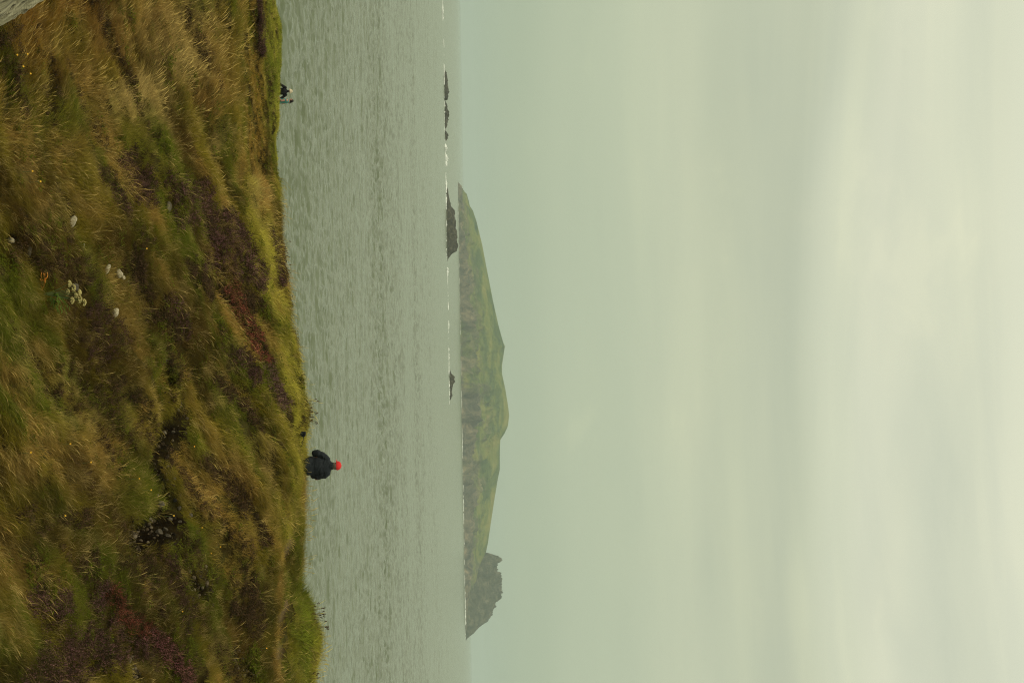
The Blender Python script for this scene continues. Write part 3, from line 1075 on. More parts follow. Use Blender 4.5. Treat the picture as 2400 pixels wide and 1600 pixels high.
# --- the man with the red cap, seated on the edge, seen from behind (local: +Y away from the viewer)
def seated_man():
    seat = at(712.5, 1093, 35.1)
    gz = float(ground_at(seat.x, seat.y)[0])
    root = tag(obj('person', None, None, None, (seat.x, seat.y, seat.z)),
               'person in dark navy jacket and red cap sitting on the cliff edge, back turned', 'person')
    face = (-.62, .78, 0)
    hc = (-.005, .045, .778)
    # body: one continuous surface
    P = lofts([(0, .02, .09, .16, .12, .09), (0, .015, .25, .145, .10, .08), (0, .03, .42, .16, .105, .08), (0, .05, .55, .165, .09, .06)])
    P += chain([(0, .035, .60, .062), (0, .04, .74, .055)])
    P += head_parts(hc, face, 1.08)
    la = [(-.19, .04, .55, .062), (-.335, .03, .305, .050), (-.25, .11, .285, .034)]
    ra = [(.19, .04, .55, .062), (.30, .06, .30, .050), (.26, .33, .33, .034)]
    P += chain(la) + chain(ra)
    P += hand_parts((-.243, .118, .288), (.9, .15, .12), 1) + hand_parts((.255, .35, .335), (-.3, .9, -.1), -1)
    for sx in (-1, 1):
        P += chain([(.10 * sx, .05, .09, .095), (.15 * sx, .43, .30, .07), (.14 * sx, .62, -.10, .048)])
        P += chain([(.14 * sx, .62, -.12, .045), (.15 * sx, .78, -.16, .035)])
    obj('body', blob_mesh('body', P, .010), MAT_SKIN, root)
    # jacket with stand collar, hem on the grass
    J = lofts([(0, .0, .055, .225, .165, .075), (0, .0, .14, .228, .155, .08), (0, .01, .26, .215, .145, .08), (0, .02, .40, .222, .145, .08), (0, .035, .50, .225, .135, .07), (0, .045, .590, .225, .118, .055), (0, .045, .632, .155, .10, .045)])
    J += chain([(0, .04, .640, .105), (0, .042, .672, .09)], .3)
    J += chain([(-.165, .04, .560, .092), (-.245, .035, .475, .094), (-.325, .025, .33, .086), (-.325, .03, .27, .078), (-.275, .095, .258, .052)], .3)
    J += chain([(.165, .04, .560, .092), (.22, .045, .47, .096), (.250, .055, .32, .092), (.235, .07, .22, .080), (.255, .30, .30, .05)], .3)
    jm = blob_mesh('jacket', J, .009, 3)
    # cloth folds
    co = np.empty(len(jm.vertices) * 3, dtype=np.float32)
    jm.vertices.foreach_get('co', co)
    co = co.reshape(-1, 3)
    nr_ = np.empty(len(jm.vertices) * 3, dtype=np.float32)
    jm.vertices.foreach_get('normal', nr_)
    nr_ = nr_.reshape(-1, 3)
    fold = (fbm(co[:, 0] * 5 + co[:, 2] * 3, co[:, 2] * 16 + co[:, 0] * 2, 55, 3) - .5) * .030
    co = co + nr_ * fold[:, None]
    co[:, 2] = np.maximum(co[:, 2], -.01)
    jm.vertices.foreach_set('co', co.ravel())
    jk = obj('jacket', jm, MAT_NAVY, root)
    # seam band across the back
    bm = bmesh.new()
    for i in range(16):
        a0, a1 = math.radians(200 + i * 8.75), math.radians(200 + (i + 1) * 8.75)
        q = [bm.verts.new((math.cos(a) * .240, .015 + math.sin(a) * .168, z)) for a, z in ((a0, .268), (a1, .268), (a1, .276), (a0, .276))]
        bm.faces.new(q)
    bmesh.ops.solidify(bm, geom=bm.faces, thickness=.004)
    sm = bpy.data.meshes.new('seam')
    bm.to_mesh(sm)
    bm.free()
    obj('seam', sm, MAT_BLACK, jk)
    T = lofts([(0, .02, .06, .19, .13, .07), (0, .02, .16, .17, .12, .07)])
    for sx in (-1, 1):
        T += chain([(.10 * sx, .05, .09, .108), (.15 * sx, .43, .30, .083), (.14 * sx, .61, -.06, .062)])
    obj('trousers', blob_mesh('trousers', T, .012), MAT_DARKTROUSER, root)
    for sx in (-1, 1):
        obj('shoe', blob_mesh('shoe', chain([(.14 * sx, .61, -.13, .050), (.145 * sx, .70, -.16, .048), (.15 * sx, .82, -.18, .040)]), .009), MAT_SHOE, root)
    hair = [((hc[0] + .012, hc[1] - .018, hc[2] - .004), (.090, .098, .098), None), ((hc[0] + .02, hc[1] - .045, hc[2] - .05), (.068, .055, .045), None)]
    obj('hair', blob_mesh('hair', hair, .008, 2), MAT_GREY_HAIR, root)
    obj('cap', cap_mesh(hc, face, .112), MAT_RED, root)
    eyes(root, hc, face)
    return root


seated_man()


def standing_person(name, label, px, py, d, height, face, jacket_mat, trouser_mat, bare_arms, hat, hair_mat, broad=1.0, pony=False, bend=.12):
    top = at(px, py, d)
    root = tag(obj(name, None, None, None, (top.x, top.y, top.z - height)), label, 'person')
    root.rotation_euler.z = math.atan2(-face[0], face[1])     # local +Y is the way the person faces
    root.scale = (height / 1.75,) * 3
    hc = (0, .03, 1.62)
    P = lofts([(0, 0, .92, .165, .12, .10), (0, 0, 1.12, .135, .10, .08), (0, 0, 1.30, .16, .11, .08), (0, 0, 1.41, .16, .085, .05)])
    P += chain([(0, 0, 1.44, .060), (0, .02, 1.56, .052)]) + head_parts(hc, (0, 1, 0))
    arms = []
    for sx in (-1, 1):
        a = [(.185 * sx * broad, 0, 1.39, .055), ((.185 + bend) * sx * broad, -.06, 1.11, .044), ((.165 + bend * .9) * sx * broad, .12, .90, .030)]
        arms.append(a)
        P += chain(a)
        P += hand_parts(a[2][:3], (0, .45, -.9), sx)
        P += chain([(.09 * sx, 0, .90, .088), (.10 * sx, .03 * sx + .01, .48, .062), (.10 * sx, .05 * sx - .02, .10, .042)]) + chain([(.10 * sx, .05 * sx - .02, .06, .04), (.11 * sx, .05 * sx + .13, .035, .034)])
    obj('body', blob_mesh('body', P, .011), MAT_SKIN, root)
    J = lofts([(0, 0, .90, .20 * broad, .15, .08), (0, 0, 1.12, .17 * broad, .13, .08), (0, 0, 1.30, .19 * broad, .135, .08), (0, 0, 1.40, .175 * broad, .105, .05), (0, 0, 1.455, .09, .08, .035)])
    if not bare_arms:
        for a in arms:
            J += chain([(a[0][0] * .95, 0, 1.395, .075), (*a[1][:3], .066), (*a[2][:3], .045)])
        J += chain([(0, 0, 1.46, .075), (0, .005, 1.50, .07)], .3)
    else:
        for a in arms:
            p0, p1 = Vector(a[0][:3]), Vector(a[1][:3])
            J += chain([(*(p0 * .97), .066), (*p0.lerp(p1, .28), .060)])
    obj('jacket' if not bare_arms else 'shirt', blob_mesh('top', J, .011, 3), jacket_mat, root)
    T = lofts([(0, 0, .84, .175, .13, .07), (0, 0, .98, .165, .125, .06)])
    for sx in (-1, 1):
        T += chain([(.09 * sx, 0, .88, .102), (.10 * sx, .03 * sx + .01, .48, .078), (.10 * sx, .05 * sx - .02, .12, .065)])
        obj('shoe', blob_mesh('shoe', chain([(.10 * sx, .05 * sx - .03, .055, .052), (.11 * sx, .05 * sx + .15, .042, .042)]), .010), MAT_SHOE, root)
    obj('trousers', blob_mesh('trousers', T, .012), trouser_mat, root)
    hair = [((0, hc[1] - .022, hc[2] + .012), (.084, .094, .105), None), ((0, hc[1] - .055, hc[2] - .05), (.065, .05, .05), None)]
    if pony:
        hair += chain([(0, hc[1] - .11, hc[2] - .02, .035), (0, hc[1] - .15, hc[2] - .10, .032), (0, hc[1] - .15, hc[2] - .17, .016)])
    obj('hair', blob_mesh('hair', hair, .009, 2), hair_mat, root)
    if hat:
        obj('hat', sun_hat_mesh(hc, (0, 1, 0)), MAT_BEIGE, root)
    eyes(root, hc, (0, 1, 0))
    return root


standing_person('person', 'person in black jacket and beige sun hat, far off at the cliff edge', 685.5, 214, 75.8, 1.77, (-.25, 1), MAT_BLACK, MAT_DARKTROUSER, False, True, MAT_GREY_HAIR, 1.08, bend=.17)
wm = standing_person('person', 'person in teal top with bare arms and dark ponytail, beside the black jacket', 689, 237, 75.6, 1.72, (-1, .25), MAT_TEAL, MAT_DENIM, True, False, MAT_DARK_HAIR, .85, True, .05)

# ------------------------------------------------------------------ stones
MAT_PALE = rock_material('pale_lichened_stone', (.26, .22, .13), (.52, .455, .29), (.68, .61, .43), 9)
MAT_GREYST = rock_material('grey_stone', (.045, .037, .023), (.10, .084, .055), (.20, .17, .115), 14)
MAT_DARKST = rock_material('dark_wet_stone', (.015, .014, .012), (.04, .038, .032), (.09, .085, .07), 14)


STONES = []


def stone(px, py, size, mat, label, seed, sink=.3, rot=None, group=None, det=3):
    p = hit(px, py)
    STONES.append((p.x, p.y, max(size[0], size[1])))
    me = lumpy_rock('stone', size, seed, det, .35, 1.7)
    o = obj('stone', me, mat, loc=(p.x, p.y, p.z + size[2] * (1 - 2 * sink)))
    r = random.Random(seed)
    o.rotation_euler = rot or (r.uniform(-.3, .3), r.uniform(-.3, .3), r.uniform(0, 6.28))
    return tag(o, label, 'stone', group)


G1 = 'pale stones lying in the grass'
stone(163, 520, (.15, .08, .07), MAT_PALE, 'long pale stone lying alone in grass, nearest the left of the picture', 1, .2, (0, .55, .2), G1)
stone(272, 642, (.10, .08, .085), MAT_PALE, 'squarish white stone, biggest of the cluster of pale stones in mid slope', 2, .2, None, G1)
stone(248, 632, (.11, .06, .05), MAT_PALE, 'flat pale stone half sunk in turf beside the squarish white stone', 3, .3, (0, .4, .1), G1)
stone(284, 652, (.05, .045, .05), MAT_PALE, 'small pale stone touching the right side of the squarish white stone', 4, .2, None, G1)
stone(297, 660, (.03, .03, .03), MAT_PALE, 'tiny pale stone at the end of the pale stone cluster', 5, .2, None, G1)
stone(264, 735, (.105, .06, .075), MAT_PALE, 'rounded cream stone alone in the grass right of the pale cluster', 6, .25, (0, .7, .1), G1)
stone(166, 673, (.075, .07, .09), MAT_GREYST, 'grey stone at the mouth of the dark burrow', 7, .2, None, G1)
stone(192, 578, (.09, .05, .04), MAT_PALE, 'thin flat stone edge poking from the turf', 8, .3, None, G1)
stone(14, 564, (.06, .05, .06), MAT_PALE, 'small pale stone in the dark hollow at the foot of the slope', 9, .2, None, G1)
stone(49, 587, (.11, .07, .05), MAT_GREYST, 'grey stone sunk in the dark hollow above the foot of the slope', 10, .3, None, G1)
stone(392, 484, (.17, .12, .08), MAT_GREYST, 'low buff rock showing through thin grass high on the slope', 11, .4, None, G1)
G2 = 'stones in the stream gully'
gst = [(416, 961, 9, 'grey stone in the upper bend of the gully'), (404, 1121, 9, 'upright pale stone mid way down the gully'), (373, 1181, 19, 'rounded grey boulder under the grass lip of the gully'),
       (416, 1190, 12, 'rounded stone on the right bank of the gully pool'), (367, 1247, 18, 'pale tilted boulder at the lower end of the gully'), (379, 1241, 14, 'buff boulder beside the pale tilted boulder'),
       (389, 1255, 14, 'smooth grey boulder, last at the gully foot'), (391, 1216, 13, 'grey stone standing over the gully foot boulders'), (401, 1012, 10, 'flat stone in the narrow neck of the gully'),
       (403, 1172, 11, 'dark stone over the black gully hollow'), (442, 1207, 12, 'angular stone at the right edge of the gully'), (417, 1222, 10, 'small angular stone above the gully foot')]
for i, (a, b, s, lab) in enumerate(gst):
    r = s / F_PX * 27.5 * .50
    stone(a, b, (r * 1.1, r * .9, r), MAT_GREYST if i != 9 else MAT_DARKST, lab, 40 + i, .28, None, G2)


def gravel():
    """loose stones too small and many to pick apart: gully floor and the two scars"""
    bm = bmesh.new()
    r = random.Random(5)
    spots = []
    for poly, n, w in ((GULLY, 1100, .19), (SCAR1, 240, .22), (SCAR2, 170, .2), (SCAR3, 150, .2)):
        for _ in range(n):
            k = r.random() ** .8 * (len(poly) - 1.001)
            i = int(k)
            f = k - i
            x = poly[i][0] * (1 - f) + poly[i + 1][0] * f + r.gauss(0, w)
            y = poly[i][1] * (1 - f) + poly[i + 1][1] * f + r.gauss(0, w)
            spots.append((x, y))
    z = ground_at([s[0] for s in spots], [s[1] for s in spots])
    for (x, y), zz in zip(spots, z):
        s = .012 + .042 * r.random() ** 2.4
        M = Matrix.Translation((x, y, zz + s * .3)) @ Euler((r.uniform(0, 6), r.uniform(0, 6), r.uniform(0, 6))).to_matrix().to_4x4() @ Matrix.Diagonal((s * r.uniform(.7, 1.4), s, s * r.uniform(.5, 1), 1))
        res = bmesh.ops.create_icosphere(bm, subdivisions=1, radius=1.0)
        for v in res['verts']:
            v.co *= r.uniform(.75, 1.15)
            v.co = M @ v.co
    me = bpy.data.meshes.new('gravel')
    bm.to_mesh(me)
    bm.free()
    m, t, b = mat_new('gravel_stone')
    geo = N(t, 'ShaderNodeNewGeometry')
    rr = ramp(t, [(0, (.012, .008, .004)), (.5, (.050, .036, .019)), (.85, (.12, .092, .054)), (1, (.20, .165, .105))])
    t.links.new(geo.outputs['Random Per Island'], rr.inputs[0])
    t.links.new(rr.outputs[0], b.inputs['Base Color'])
    b.inputs['Roughness'].default_value = .9
    b.inputs['Specular IOR Level'].default_value = .1
    return tag(obj('gravel', me, m), kind='stuff')


gravel()


def rock_slab():
    """pale ribbed slab showing at the foot of the picture's near left corner"""
    nu, nv = 90, 60
    U, V = np.meshgrid(np.linspace(-1, 1, nu), np.linspace(-1, 1, nv), indexing='ij')
    wv = fbm(U * 1.2, V * 1.2, 300, 3)
    rib = vnoise(U * 1.5 + V * 1.0, V * 16 - U * 7 + wv * 2, 301) * .6 + vnoise(U * 3, V * 34 - U * 15 + wv * 3, 302) * .4
    edge = np.maximum(np.abs(U), np.abs(V))
    Z = .09 * rib + .25 * (wv - .5) - .9 * sstep(.86, 1.0, edge)
    vts = np.stack([U * 1.3, V * .8, Z], -1).reshape(-1, 3)
    me = new_mesh('rock_slab', vts, grid_faces(nu, nv), smooth=False)
    m, t, b = mat_new('pale_ribbed_rock')
    tc = N(t, 'ShaderNodeTexCoord')
    f = noise_n(t, mapping_n(t, tc.outputs['Object'], (2.5, 30, 6), (0, 0, math.radians(-35))), 1.0, 5, .6, .5)
    r = ramp(t, [(.36, (.05, .045, .030)), (.44, (.28, .25, .15)), (.56, (.44, .40, .25)), (.75, (.58, .53, .35))])
    t.links.new(f, r.inputs[0])
    t.links.new(r.outputs[0], b.inputs['Base Color'])
    b.inputs['Roughness'].default_value = .85
    ea = (at(85, 0, 19.6) - at(0, 48, 19.6)).normalized()
    mid = at(42, 24, 19.6)
    out_ = at(0, -20, 19.0) - mid
    out_ = (out_ - ea * out_.dot(ea)).normalized()
    nn = ea.cross(out_)
    if nn.dot(CAM - mid) < 0:
        ea, nn = -ea, -nn
    o = obj('rock_slab', me, m)
    o.matrix_world = Matrix.Translation(mid + out_ * .72) @ Matrix((ea, out_, nn)).transposed().to_4x4()
    return tag(o, 'pale grey ribbed rock slab below the dark turf edge, bottom left of the slope', 'rock')


rock_slab()

# ------------------------------------------------------------------ bag and small things by the seated man
def bag():
    p = hit(705, 1013)
    p = at(703, 1017, 34.6)
    gz = float(ground_at(p.x, p.y)[0])
    root = tag(obj('bag', None, None, None, (p.x, p.y, gz)), 'small black bag with strap lying in the grass left of the red cap', 'bag')
    me = lumpy_rock('pouch', (.085, .06, .085), 77, 4, .25, 1.4, facet=.2)
    me.polygons.foreach_set('use_smooth', np.full(len(me.polygons), True))
    obj('pouch', me, MAT_NAVY, root, (0, 0, .09))
    fl = lumpy_rock('flap', (.075, .064, .035), 78, 3, .2, 1.4, facet=.2)
    fl.polygons.foreach_set('use_smooth', np.full(len(fl.polygons), True))
    obj('flap', fl, MAT_BLACK, root, (0, -.01, .145))
    bm = bmesh.new()
    pts = [Vector((.07, -.02, .11)), Vector((.13, -.05, .13)), Vector((.19, -.05, .08)), Vector((.25, -.04, .09)), Vector((.30, -.04, .05))]
    prev = None
    for q in pts:
        ring = [bm.verts.new(q + Vector((0, dy, dz))) for dy, dz in ((-.018, -.006), (.018, -.006), (.018, .006), (-.018, .006))]
        if prev:
            for i in range(4):
                bm.faces.new([prev[i], prev[(i + 1) % 4], ring[(i + 1) % 4], ring[i]])
        prev = ring
    me = bpy.data.meshes.new('strap')
    bm.to_mesh(me)
    bm.free()
    obj('strap', me, MAT_BLACK, root)


bag()

# ------------------------------------------------------------------ flowering plants one can pick out
MAT_UMBEL = simple_mat('cream_umbel', (.42, .36, .13), .8, .3, 60)
MAT_STEM = simple_mat('green_stem', (.10, .13, .035), .8, .2, 30)
MAT_GREENLEAF = simple_mat('green_leaf', (.085, .135, .018), .9, .3, 20, spec=.05)
MAT_ORANGELEAF = simple_mat('orange_leaf', (.52, .20, .015), .7, .3, 20)
MAT_YELLOW = simple_mat('yellow_petal', (.75, .42, .02), .6, .15, 30)
MAT_DOCK = simple_mat('dark_seed_head', (.075, .045, .022), .9, .3, 40, spec=.05)


def tube_bm(bm, pts, r0, r1, n=5):
    prev = None
    for i, q in enumerate(pts):
        q = Vector(q)
        r = r0 + (r1 - r0) * i / (len(pts) - 1)
        ring = [bm.verts.new(q + Vector((math.cos(2 * math.pi * k / n) * r, math.sin(2 * math.pi * k / n) * r, 0))) for k in range(n)]
        if prev:
            for k in range(n):
                bm.faces.new([prev[k], prev[(k + 1) % n], ring[(k + 1) % n], ring[k]])
        prev = ring


def bm_obj(name, bm, mat, parent, loc=None):
    me = bpy.data.meshes.new(name)
    bm.to_mesh(me)
    bm.free()
    return obj(name, me, mat, parent, loc)


def leaf_bm(bm, base, d, L, w, droop=.3):
    base, d = Vector(base), Vector(d).normalized()
    sd = d.cross(Vector((0, 0, 1))).normalized()
    a = [base + d * L * k + Vector((0, 0, -droop * L * k * k)) for k in (0, .3, .65, 1)]
    wv = (.15, 1, .8, .02)
    vs_ = [(bm.verts.new(q - sd * w * k + Vector((0, 0, w * .25 * k))), bm.verts.new(q), bm.verts.new(q + sd * w * k + Vector((0, 0, w * .25 * k)))) for q, k in zip(a, wv)]
    for i in range(3):
        for j in range(2):
            bm.faces.new([vs_[i][j], vs_[i][j + 1], vs_[i + 1][j + 1], vs_[i + 1][j]])


def angelica():
    r = random.Random(3)
    p = hit(92, 690)
    root = tag(obj('angelica_plant', None, None, None, p), 'flowering plant with cream domed umbels and orange lower leaves on the slope', 'plant')
    tops = [(.14 + r.uniform(-.14, .14), r.uniform(-.1, .1), .42 + r.uniform(0, .24)) for _ in range(8)]
    tops = [(-.16, 0, .45), (-.09, -.05, .52), (.02, .05, .53), (-.02, -.06, .62), (.08, 0, .60), (.10, -.05, .50), (-.04, .08, .40), (.13, .04, .66)]
    for tx, ty, tz in tops:
        bm = bmesh.new()
        tube_bm(bm, [(0, 0, 0), (tx * .2, ty * .2, tz * .4), (tx * .6, ty * .6, tz * .75), (tx, ty, tz)], .010, .004)
        bm_obj('stem', bm, MAT_STEM, root)
    for i, tpt in enumerate(tops):
        bm = bmesh.new()
        R = r.choice((.045, .052, .060))
        for k in range(60):
            a = r.uniform(0, 6.28)
            e = math.acos(r.uniform(.05, 1))
            q = Vector((math.sin(e) * math.cos(a), math.sin(e) * math.sin(a), math.cos(e) * .75)) * R
            bmesh.ops.create_icosphere(bm, subdivisions=1, radius=.0095, matrix=Matrix.Translation(q))
        bm_obj('umbel', bm, MAT_UMBEL, root, tpt)
    for i in range(9):
        bm = bmesh.new()
        a = r.uniform(-.9, 2.2)
        dr = Vector((math.cos(a), -math.sin(a) * .6, .6))
        b0 = Vector((0, 0, .10 + .04 * i * .5))
        for k in range(5):
            leaf_bm(bm, b0 + dr * .05 * (k + 1), dr + Vector((r.uniform(-.9, .9), r.uniform(-.9, .9), 0)), .10, .022)
        bm_obj('leaf', bm, MAT_GREENLEAF, root)
    for i in range(4):
        bm = bmesh.new()
        a = math.pi + r.uniform(-.7, .4)
        dr = Vector((math.cos(a), -.5 + .2 * math.sin(a), .15 + .1 * i))
        b0 = Vector((-.02, 0, .03))
        for k in range(6):
            leaf_bm(bm, b0 + dr * .045 * (k + 1), dr + Vector((r.uniform(-.8, .8), r.uniform(-.8, .8), .3)), .085, .022)
        tag(bm_obj('leaf', bm, MAT_ORANGELEAF, root), 'orange withered leaf')


angelica()


def seed_plant(px, py, d, n, hgt, spread, label, seed, mat=MAT_DOCK):
    r = random.Random(seed)
    p = at(px, py, d)
    gz = float(ground_at(p.x, p.y)[0])
    root = tag(obj('seed_head_plant', None, None, None, (p.x, p.y, gz)), label, 'plant', 'dry seed heads on the skyline')
    heads = []
    for _ in range(n):
        x, y = r.gauss(0, spread), r.gauss(0, spread * .4)
        h = hgt * r.uniform(.55, 1.1)
        top = (x + r.uniform(-.08, .08), y, h)
        bm = bmesh.new()
        tube_bm(bm, [(x, y, -.05), (x * .9, y, h * .5), top], .0042, .003, 4)
        bm_obj('stem', bm, mat, root)
        heads.append(top)
    for tpt in heads:
        bm = bmesh.new()
        for k in range(3):
            bmesh.ops.create_icosphere(bm, subdivisions=1, radius=1.0, matrix=Matrix.Translation((r.uniform(-.012, .012), r.uniform(-.01, .01), k * .018 - .02)) @ Matrix.Diagonal((.012, .012, .015, 1)))
        bm_obj('seed_head', bm, mat, root, tpt)


seed_plant(735, 1435, 34.0, 12, .40, .18, 'clump of dark dry seed heads standing above the green bank against the sea', 21)
seed_plant(742, 1470, 34.0, 6, .34, .12, 'thinner dark seed heads right of the main clump on the green bank', 22)
seed_plant(733, 1570, 33.7, 7, .36, .22, 'reddish seed heads at the right end of the green bank', 23)
seed_plant(720, 975, 35.0, 12, .36, .16, 'spiky dry stems on the cliff edge left of the bag', 24)
seed_plant(664, 600, 44.0, 9, .42, .25, 'short dark seed heads on the far skyline above the heather', 25)
seed_plant(706, 1330, 35.6, 9, .14, .9, 'low wispy stems along the edge right of the seated person', 26)

yf = [(45, 128), (53, 174), (20, 130), (35, 157), (57, 402), (76, 426), (330, 583), (147, 1040), (52, 1060), (196, 1083), (311, 1121), (340, 1148), (443, 1046), (134, 1208), (394, 1208), (462, 1236), (505, 1281), (483, 1296), (413, 1432), (614, 1518)]


def buttercup_bm(r):
    bm = bmesh.new()
    for k in range(5):
        a = k * 1.2566
        leaf_bm(bm, (0, 0, 0), (math.cos(a), math.sin(a), .25), .017, .008, .2)
    return bm


_r = random.Random(4)
fl_bm = buttercup_bm(_r)
fl_me = bpy.data.meshes.new('petals')
fl_bm.to_mesh(fl_me)
fl_bm.free()
fl_me.materials.append(MAT_YELLOW)
st_bm = bmesh.new()
tube_bm(st_bm, [(0, 0, -.05), (.01, 0, .10), (.0, -.02, .20)], .004, .003, 4)
st_me = bpy.data.meshes.new('stalk')
st_bm.to_mesh(st_me)
st_bm.free()
st_me.materials.append(MAT_STEM)
for i, (a, b) in enumerate(yf):
    p = hit(a - 12, b)
    root = tag(obj('yellow_flower', None, None, None, p), 'small yellow wildflower dotted in the grass', 'flower', 'yellow wildflowers in the grass')
    o = obj('petals', fl_me, None, root, (0, -.02, .20))
    o.rotation_euler = (.9, _r.uniform(-.5, .5), 0)
    obj('stalk', st_me, None, root)


# ------------------------------------------------------------------ grass, heather and herbs (uncountable: stuff)
def blade_strips(n, r_base, L, Lsd, el0, el1, width, az_sd, seed, seg=4, seedhead=False):
    """n curved blades leaning towards +X; returns verts, quad faces, per-vertex shade"""
    r = np.random.default_rng(seed)
    V, Fq, sh = [], [], []
    for i in range(n):
        a = r.normal(0, az_sd)
        rb = r_base * math.sqrt(r.random())
        ab = r.uniform(0, 6.28)
        p = np.array([rb * math.cos(ab), rb * math.sin(ab), -.02])
        ln = max(.3 * L, r.normal(L, Lsd))
        e0 = el0 + r.normal(0, .15)
        e1 = el1 + r.normal(0, .25)
        w = width * r.uniform(.7, 1.3)
        s = r.uniform(.5, 1.55)
        base = len(V)
        tw = r.normal(0, .6)
        for k in range(seg + 1):
            f = k / seg
            e = e0 + (e1 - e0) * f
            d = np.array([math.cos(e) * math.cos(a), math.cos(e) * math.sin(a), math.sin(e)])
            if k:
                p = p + d * ln / seg
            sd = np.array([-math.sin(a + tw), math.cos(a + tw), .3 * math.sin(tw)])
            ww = w * (1 - f ** 1.6 * .9)
            if seedhead and f > .6:
                ww = w * (2.2 if f < .95 else .6)
            V += [p - sd * ww, p + sd * ww]
            sh += [s * (1 + (.35 if seedhead and f > .6 else 0))] * 2
        for k in range(seg):
            q = base + 2 * k
            Fq.append((q, q + 1, q + 3, q + 2))
    return np.array(V), np.array(Fq), np.array(sh)


def sprig_cloud(n, rad, hgt, seed, leaf=.014, flower=.55, per=8):
    """heather: woody sprigs thick with tiny leaves, flower bells on the tips (mask > 1.5)"""
    r = np.random.default_rng(seed)
    V, Fq, sh = [], [], []
    for i in range(n):
        a = r.uniform(0, 6.28)
        rr = rad * math.sqrt(r.random())
        top = hgt * (1 - .55 * (rr / rad) ** 2) * r.uniform(.7, 1.1)
        out = np.array([math.cos(a), math.sin(a), 0]) * rr
        lean = np.array([math.cos(a), math.sin(a), 0]) * rr * .5 + r.normal(0, .03, 3)
        fl = r.random() < flower
        s = r.uniform(.6, 1.4)
        for k in range(per):
            f = (k + r.random()) / per
            c = out + lean * f + np.array([0, 0, top * (.25 + .75 * f)])
            u = r.normal(size=3)
            u /= np.linalg.norm(u)
            v = np.cross(u, r.normal(size=3))
            v /= np.linalg.norm(v)
            l = leaf * r.uniform(.7, 1.4)
            b = len(V)
            V += [c - u * l, c - v * l * .6, c + u * l, c + v * l * .6]
            sh += [s + (2.0 if fl and f > .45 else 0)] * 4
            Fq.append((b, b + 1, b + 2, b + 3))
    return np.array(V), np.array(Fq), np.array(sh)


def herb_leaves(n, rad, hgt, seed):
    r = np.random.default_rng(seed)
    V, Fq, sh = [], [], []
    for i in range(n):
        a = r.uniform(0, 6.28)
        rr = rad * math.sqrt(r.random())
        c = np.array([math.cos(a) * rr, math.sin(a) * rr, hgt * r.uniform(.15, 1)])
        u = np.array([math.cos(a), math.sin(a), r.uniform(-.3, .7)])
        v = np.array([-math.sin(a), math.cos(a), r.uniform(-.4, .4)])
        l = r.uniform(.02, .045)
        b = len(V)
        V += [c, c + u * l + v * l * .45, c + u * l * 2.1, c + u * l - v * l * .45]
        sh += [r.uniform(.6, 1.4)] * 4
        Fq.append((b, b + 1, b + 2, b + 3))
    return np.array(V), np.array(Fq), np.array(sh)


def plant_material(name, heather=False):
    m = bpy.data.materials.new(name)
    m.use_nodes = True
    t = m.node_tree
    t.nodes.clear()
    out = N(t, 'ShaderNodeOutputMaterial')
    ca = N(t, 'ShaderNodeAttribute', attribute_type='INSTANCER', attribute_name='tint')
    sa = N(t, 'ShaderNodeAttribute', attribute_type='GEOMETRY', attribute_name='shade')
    if heather:
        isf = math_n(t, 'GREATER_THAN', sa.outputs['Fac'], 1.5)
        s = math_n(t, 'SUBTRACT', sa.outputs['Fac'], math_n(t, 'MULTIPLY', isf, 2.0))
        la = N(t, 'ShaderNodeAttribute', attribute_type='INSTANCER', attribute_name='tint2')
        col = mix_rgb(t, 'MIX', isf, la.outputs['Color'], ca.outputs['Color'])
    else:
        s = sa.outputs['Fac']
        col = ca.outputs['Color']
    sc3 = N(t, 'ShaderNodeVectorMath', operation='SCALE')
    t.links.new(col, sc3.inputs[0])
    t.links.new(s, sc3.inputs['Scale'])
    d = N(t, 'ShaderNodeBsdfDiffuse')
    tr = N(t, 'ShaderNodeBsdfTranslucent')
    mx = N(t, 'ShaderNodeMixShader')
    mx.inputs[0].default_value = .28
    t.links.new(sc3.outputs[0], d.inputs[0])
    t.links.new(sc3.outputs[0], tr.inputs[0])
    t.links.new(d.outputs[0], mx.inputs[1])
    t.links.new(tr.outputs[0], mx.inputs[2])
    t.links.new(mx.outputs[0], out.inputs[0])
    return m


def proto_collection(name, geos, mat):
    c = bpy.data.collections.new(name)
    for i, (V, Fq, sh) in enumerate(geos):
        me = new_mesh('%s_%d' % (name, i), V, Fq, smooth=False)
        set_float_attr(me, 'shade', sh)
        me.materials.append(mat)
        o = bpy.data.objects.new('%s_%02d' % (name, i), me)
        c.objects.link(o)
    return c


